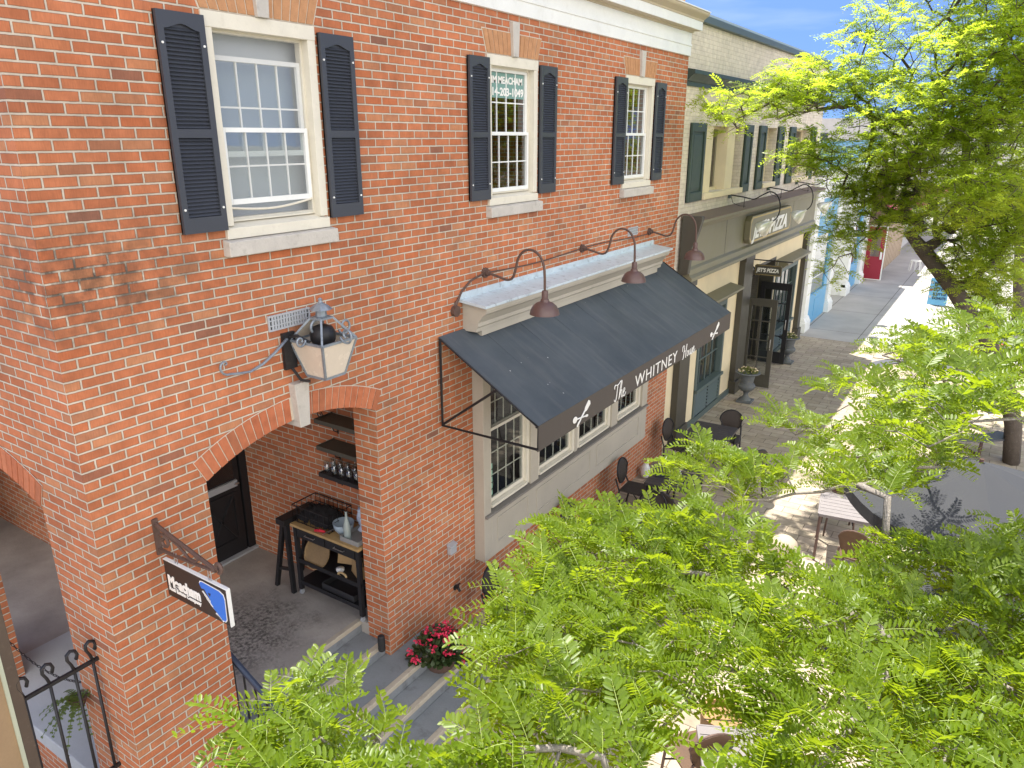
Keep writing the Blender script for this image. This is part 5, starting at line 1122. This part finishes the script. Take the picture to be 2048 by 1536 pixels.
# bracketed shelves on the inner wall
for i, (z, l) in enumerate(((2.83,'top scroll bracketed shelf on the porch wall'),(2.53,'middle scroll bracketed shelf on the porch wall'),(2.22,'lowest porch wall shelf, carrying a row of glasses'))):
    t = thing('wall_shelf', l, 'shelf', (-.7,3.05,z), 'dark shelves on the porch wall')
    s = MB(); s.box(-1.0,-.31,2.80,3.045,z-.02,z+.0); s.box(-1.0,-.31,2.79,2.80,z-.035,z+.012); s.box(-1.01,-1.0,2.79,3.045,z-.035,z+.012); obj('board', s, mOliveDk if i < 2 else mBlackDoor, t)
    for x in (-.93,-.42):
        s = MB(); s.tube([(x,3.035,z-.22),(x,3.035,z-.02)], .008, 5); s.tube([(x,3.03,z-.2),(x,2.98,z-.17),(x,2.93,z-.06),(x,2.87,z-.03)], .007, 5); s.tube(spiral((x,2.965,z-.075), .035, 1.2, 'y', 0), .006, 5)
        if i == 0: s.tube(spiral((x-.04,2.84,z+.05), .045, 1.2, 'x', 0), .006, 5)
        obj('bracket', s, mBlackIron, t)
mGl = glass_mat('tumbler glass', (.93,.95,.95), 1.6, .05, .16)
for i in range(12):
    x = -.95+.062*(i % 6)*1.75; y = 2.86+.09*(i//6); z = 2.222
    s = MB(); s.lathe([(.028,z),(.031,z+.003),(.034,z+.13),(.032,z+.13),(.029,z+.008),(0,z+.008)], x, y, 14); tag(obj('drinking_glass', s, mGl, loc=(x,y,z), smooth=True), 'clear tumbler in the row on the lowest porch wall shelf', 'glass', 'clear tumblers on the lowest porch wall shelf')
# ------------------------------------------------------------------ honeylocust trees
def frond_template(npair, bend, lf_l, lf_w, two, seed):
    g = np.random.default_rng(seed); V = []; F = []; Mi = []
    rx = lambda t: np.array([t*(1-.12*bend*t), 0, -.42*bend*t*t])
    m = 5
    for i in range(m):
        t0, t1 = i/m, (i+1)/m; a, b = rx(t0), rx(t1); w0 = .007*(1-.6*t0); k = len(V)
        V += [a+[0,-w0,0.002], a+[0,w0,.002], b+[0,w0*.85,.002], b+[0,-w0*.85,.002]]; F.append((k,k+1,k+2,k+3)); Mi.append(1)
    for i in range(npair):
        t = .10+.88*i/(npair-1); p = rx(t); L = lf_l*(.75+.35*math.sin(math.pi*min(1, .18+.8*t)))*g.uniform(.85,1.1)
        for sg in (-1, 1):
            an = R(72-26*t+g.normal(0,6)); d = np.array([math.cos(an), sg*math.sin(an), (.12 if two else -.08)+g.normal(0,.10)]); d /= np.linalg.norm(d)
            n_ = np.array([-.25, -sg*.6, 1.]) + g.normal(0,.12,3); n_ -= d*(n_@d); n_ /= np.linalg.norm(n_); s_ = np.cross(n_, d); w_ = lf_w*g.uniform(.85,1.15); k = len(V)
            base = p + d*.012
            if two:
                V += [base, base+d*L*.3+s_*w_*.5+n_*w_*.10, base+d*L*.75+s_*w_*.45+n_*w_*.10, base+d*L-n_*.02*L, base+d*L*.75-s_*w_*.45+n_*w_*.10, base+d*L*.3-s_*w_*.5+n_*w_*.10]
                F += [(k,k+1,k+2,k+3),(k,k+3,k+4,k+5)]; Mi += [0,0]
            else:
                V += [base, base+d*L*.5+s_*w_*.5, base+d*L, base+d*L*.5-s_*w_*.5]; F.append((k,k+1,k+2,k+3)); Mi.append(0)
    return np.array(V), np.array(F), np.array(Mi)
NEAR = [frond_template(n, b, .20, .066, True, i) for i, (n, b) in enumerate(((11,1.0),(12,1.4),(11,1.8),(10,.8),(9,1.2)))]
FAR = [frond_template(n, b, .23, .085, False, 20+i) for i, (n, b) in enumerate(((8,.7),(8,1.1),(7,1.4)))]
def np_mesh(name, V, F, Mi, mats, parent):
    org = origin(parent); V = V-np.array(org); me = bpy.data.meshes.new(name)
    me.vertices.add(len(V)); me.vertices.foreach_set('co', V.astype(np.float32).ravel())
    me.loops.add(F.size); me.loops.foreach_set('vertex_index', F.astype(np.int32).ravel())
    me.polygons.add(len(F)); me.polygons.foreach_set('loop_start', np.arange(0, F.size, 4, dtype=np.int32)); me.polygons.foreach_set('loop_total', np.full(len(F), 4, dtype=np.int32))
    for m in mats: me.materials.append(m)
    me.polygons.foreach_set('material_index', Mi.astype(np.int32)); me.update(calc_edges=True); me.validate()
    o = bpy.data.objects.new(name, me); C.objects.link(o); o.parent = parent; return o
def crown(name, spurs, outs, tmpl, per, length, mats, parent, g, upb=.35):
    Vs = []; Fs = []; Ms = []; off = 0
    for p, od in zip(spurs, outs):
        n = g.integers(per[0], per[1]+1); a0 = math.atan2(od[1], od[0])
        for k in range(n):
            V, F, Mi = tmpl[g.integers(len(tmpl))]
            yaw = a0+g.normal(0, 1.15); pit = upb+g.normal(0,.28); rol = g.normal(0,.35); L = g.uniform(*length)
            cy, sy, cp, sp, cr_2, sr = math.cos(yaw), math.sin(yaw), math.cos(pit), math.sin(pit), math.cos(rol), math.sin(rol)
            Rz = np.array([[cy,-sy,0],[sy,cy,0],[0,0,1]]); Ry = np.array([[cp,0,-sp],[0,1,0],[sp,0,cp]]); Rx = np.array([[1,0,0],[0,cr_2,-sr],[0,sr,cr_2]])
            W = (V*L) @ (Rz@Ry@Rx).T + p + g.normal(0,.012,3)
            Vs.append(W); Fs.append(F+off); Ms.append(Mi); off += len(V)
    return np_mesh(name, np.concatenate(Vs), np.concatenate(Fs), np.concatenate(Ms), mats, parent)
def grow(trunk, pts, g, rtip, rexp, jit=.06, bias=.35, sink=.22):
    """trunk: list of (xyz) nodes; pts: spur points. Every spur joins the nearest twig already grown, so limbs fork as they do on a tree."""
    nodes = [np.array(p, float) for p in trunk]; par = [-1]+list(range(len(trunk)-1)); plen = [0.]
    for i in range(1, len(nodes)): plen.append(plen[-1]+np.linalg.norm(nodes[i]-nodes[i-1]))
    c = nodes[-1]; order = np.argsort(np.linalg.norm(pts-c, axis=1)); spur = {}
    t_start = max(1, int(len(trunk)*.45))
    for oi in order:
        q = pts[oi]-np.array([0,0,.03]); A = np.array(nodes[t_start:]); d = np.linalg.norm(A-q, axis=1)+bias*.12*np.array(plen[t_start:])
        j = int(np.argmin(d))+t_start; a = nodes[j]; L = np.linalg.norm(q-a); n = max(1, int(L/.16)); prev = j
        for k in range(1, n+1):
            t = k/n; p = a+(q-a)*t
            if k < n: p = p+g.normal(0, jit*min(.3, L*.3)*2, 3)-np.array([0,0,sink*min(L,.8)*math.sin(math.pi*t)])
            nodes.append(p); par.append(prev); plen.append(plen[prev]+L/n); prev = len(nodes)-1
        spur[oi] = prev
    cnt = np.zeros(len(nodes)); 
    for i in spur.values(): cnt[i] += 1
    for i in range(len(nodes)-1, 0, -1): cnt[par[i]] += cnt[i]
    rad = rtip*np.maximum(cnt, 1)**(1/rexp)
    # chains
    kids = [[] for _ in nodes]
    for i in range(1, len(nodes)): kids[par[i]].append(i)
    chains = []; stack = [(0, None)]
    while stack:
        s0, pr = stack.pop(); ch = ([pr] if pr is not None else [])+[s0]; cur = s0
        while kids[cur]:
            ks = sorted(kids[cur], key=lambda x: -cnt[x])
            for o in ks[1:]: stack.append((o, cur))
            cur = ks[0]; ch.append(cur)
        chains.append(ch)
    outs = np.zeros_like(pts)
    for oi, i in spur.items():
        d = nodes[i]-nodes[par[i]]; outs[oi] = d/(np.linalg.norm(d)+1e-6)
    return nodes, rad, chains, outs
def wood(nodes, rad, chains, rmax_twig, mats, parent, name_big='trunk', tr_r=None):
    big, tw = MB(), MB()
    for ch in chains:
        P = [nodes[i] for i in ch]
        if len(P) < 2: continue
        r = [rad[i] for i in ch]
        if len(ch) > 1: r[0] = min(r[0], r[1]*1.25)
        (big if max(r) > rmax_twig else tw).tube(P, r, 7 if max(r) > rmax_twig else 4, cap=True)
    b = obj(name_big, big, mats[0], parent, smooth=True); t = obj('twigs', tw, mats[1], parent, smooth=True); return b, t
def pads(L, g):
    out = []
    for (c, r, n) in L:
        u = g.normal(size=(n,3)); u /= np.linalg.norm(u, axis=1)[:,None]; rr = g.random(n)**(1/2.4)
        out.append(np.array(c)+u*rr[:,None]*np.array(r))
    return np.concatenate(out)
def thin(P, dmin, g):
    keep = []
    for p in P[g.permutation(len(P))]:
        if not keep or np.min(np.linalg.norm(np.array(keep)-p, axis=1)) > dmin: keep.append(p)
    return np.array(keep)
def inpoly(x, y, poly):
    c = False; j = len(poly)-1
    for i in range(len(poly)):
        (xi, yi), (xj, yj) = poly[i], poly[j]
        if (yi > y) != (yj > y) and x < (xj-xi)*(y-yi)/(yj-yi)+xi: c = not c
        j = i
    return c
# the near tree, its flat topped crown just below the second floor windows
g = np.random.default_rng(11)
poly = [(2.96,.3),(2.90,.5),(2.92,.65),(2.78,1.1),(2.72,1.36),(2.83,1.47),(3.08,1.57),(3.15,1.8),(3.4,1.79),(3.7,1.8),(3.84,1.76),(3.97,1.65),(4.24,1.58),(4.39,2.05),(4.75,2.25),(4.95,2.65),(5.8,2.9),(5.8,.4),(4.24,-.15),(3.4,-.65),(3.39,-.47),(3.38,-.29),(3.40,-.07),(3.28,-.06),(3.15,.05)]
poly2 = [(2.75,-1.05),(2.66,-.84),(2.58,-.62),(2.45,-.42),(2.48,-.40),(2.61,-.48),(2.72,-.39),(2.79,-.33),(2.93,-.43),(3.11,-.5),(3.22,-.49),(3.45,-.66)]
poly3 = [(2.85,-.68),(3.36,-.33),(3.6,-.6),(3.1,-1.0)]
holes_ = [(4.0,.16,.20),(4.08,.30,.14),(3.65,.14,.10),(3.45,.26,.09),(4.03,1.3,.13),(4.17,1.29,.13),(3.24,.94,.10),(3.11,.6,.09),(3.86,1.36,.10),(4.69,1.74,.16),(3.75,.55,.09),(4.35,.75,.10),(3.95,.9,.08),(4.55,.3,.1)]
P = []
while len(P) < 2400:
    x, y = g.uniform(2.4,5.8), g.uniform(-1.1,2.9)
    if not (inpoly(x, y, poly) or (inpoly(x, y, poly2) and g.random() < .6) or inpoly(x, y, poly3)) or any((x-a)**2+(y-b)**2 < r*r*1.15 for a, b, r in holes_): continue
    P.append((x, y, 3.52+.07*math.sin(x*4.1)*math.cos(y*3.7)-abs(g.normal(0,.13))))
P = thin(np.array(P), .10, g)
U = pads([((4.78,2.75,4.45),(.50,.95,.16),80),((4.55,1.9,4.35),(.40,.45,.16),45),((5.5,2.6,4.5),(.6,1.0,.25),40),
          ((3.95,3.35,3.42),(.3,.35,.1),22),((4.35,3.45,3.45),(.25,.35,.12),20),((4.05,2.75,3.45),(.2,.25,.1),12),((4.5,3.05,3.75),(.22,.35,.12),26),((4.3,2.3,3.75),(.16,.2,.1),10),((4.15,3.6,3.6),(.2,.3,.1),10),((3.15,2.5,3.5),(.22,.35,.10),20),((3.55,2.55,3.45),(.35,.35,.12),26),((3.5,3.9,3.45),(.22,.35,.10),13),((3.65,5.1,3.4),(.22,.40,.10),12),((3.85,3.3,3.4),(.25,.4,.1),14),
          ((3.95,6.5,3.45),(.30,.6,.14),26),((4.3,7.1,3.4),(.35,.6,.16),26),((4.2,5.2,3.3),(.3,.5,.12),14),((3.75,4.4,3.05),(.25,.5,.12),10)], g)
U = thin(U, .11, g)
pts = np.concatenate([P, U])
NT = thing('honeylocust_tree', 'near honeylocust tree whose bright leafy crown fills the lower right', 'tree', (5.75,1.9,0))
trunk_n = [(5.75,1.9,0),(5.74,1.9,.6),(5.71,1.88,1.2),(5.66,1.85,1.8),(5.58,1.8,2.3),(5.45,1.75,2.7),(5.3,1.7,3.0)]
nodes, rad, chains, outs = grow(trunk_n, pts, g, .0024, 2.25, sink=.05)
wood(nodes, rad, chains, .022, (mBarkPale, mBarkPale), NT)
crown('crown', pts, outs, NEAR, (5,7), (.15,.25), [mLeafN, mRachis], NT, g, .55)
# the far tree
g = np.random.default_rng(23)
F_ = pads([((4.35,12.6,6.4),(2.45,2.5,2.1),950),((2.9,12,5.1),(.8,.8,.45),150),((3.1,11.8,4.45),(.6,.7,.35),100),((4.3,13,3.6),(.6,1.0,.6),150),((4.5,13.6,2.8),(.4,1.0,.5),100),((2.5,11.5,4.05),(.5,.5,.25),45),((3.4,10.9,5.7),(1.0,.9,.7),260),((4.3,10.6,6.6),(1.0,.9,1.1),300),((4.2,10.4,4.9),(.6,.9,.5),120),((4.7,12.2,8.6),(2.2,2.2,1.5),560),((.98,9.5,6.0),(.42,.7,.22),34),((1.5,10.5,6.25),(.5,.8,.32),110),((2.1,11.4,6.45),(.7,.8,.5),170),((2.2,11.8,7.3),(.35,.5,.5),26),
           ((1.85,11.6,5.3),(.55,.7,.28),110),((2.35,11.6,4.15),(.38,.5,.28),34),((2.6,12.0,4.85),(.7,.8,.35),150),((4.4,13.6,4.3),(1.0,1.5,.7),300),((4.5,14.8,3.1),(.6,1.4,.6),80),((6.6,13,6.5),(1.8,2.2,1.8),120),((2.3,11.2,3.4),(.16,.25,.3),10)], g)
F_ = thin(F_+g.normal(0,.10,F_.shape), .12, g)
FT = thing('honeylocust_tree', 'far honeylocust tree with a leaning dark trunk, its crown against the sky', 'tree', (5.45,13.2,0))
trunk_f = [(5.45,13.2,0),(5.36,13.15,.7),(5.20,13.1,1.25),(4.98,13.05,1.75),(4.70,13.0,2.2),(4.38,13.0,2.62),(4.08,13.0,3.03),(3.78,13.0,3.36),(3.48,13.0,3.70),(3.2,13.0,4.0)]
nodes, rad, chains, outs = grow(trunk_f, F_, g, .0037, 2.2, bias=.5, sink=-.05)
wood(nodes, rad, chains, .04, (mBark, mBark), FT)
crown('crown', F_, outs, FAR, (6,8), (.20,.30), [mLeafF, mRachis], FT, g, .25)
# a third behind it
g = np.random.default_rng(31)
B_ = thin(pads([((5.2,24.5,5.0),(2.2,2.6,2.4),420),((4.3,23.6,3.6),(.9,1.4,.8),110)], g), .2, g)
BT = thing('honeylocust_tree', 'third honeylocust tree farther down the street, seen through the far one', 'tree', (5.4,24.5,0))
nodes, rad, chains, outs = grow([(5.4,24.5,0),(5.35,24.5,.8),(5.2,24.5,1.6),(5.1,24.4,2.4),(5.1,24.4,3.2)], B_, g, .010, 2.2, bias=.5)
wood(nodes, rad, chains, .05, (mBark, mBark), BT)
crown('crown', B_, outs, FAR, (5,7), (.26,.36), [mLeafF, mRachis], BT, g, .25)
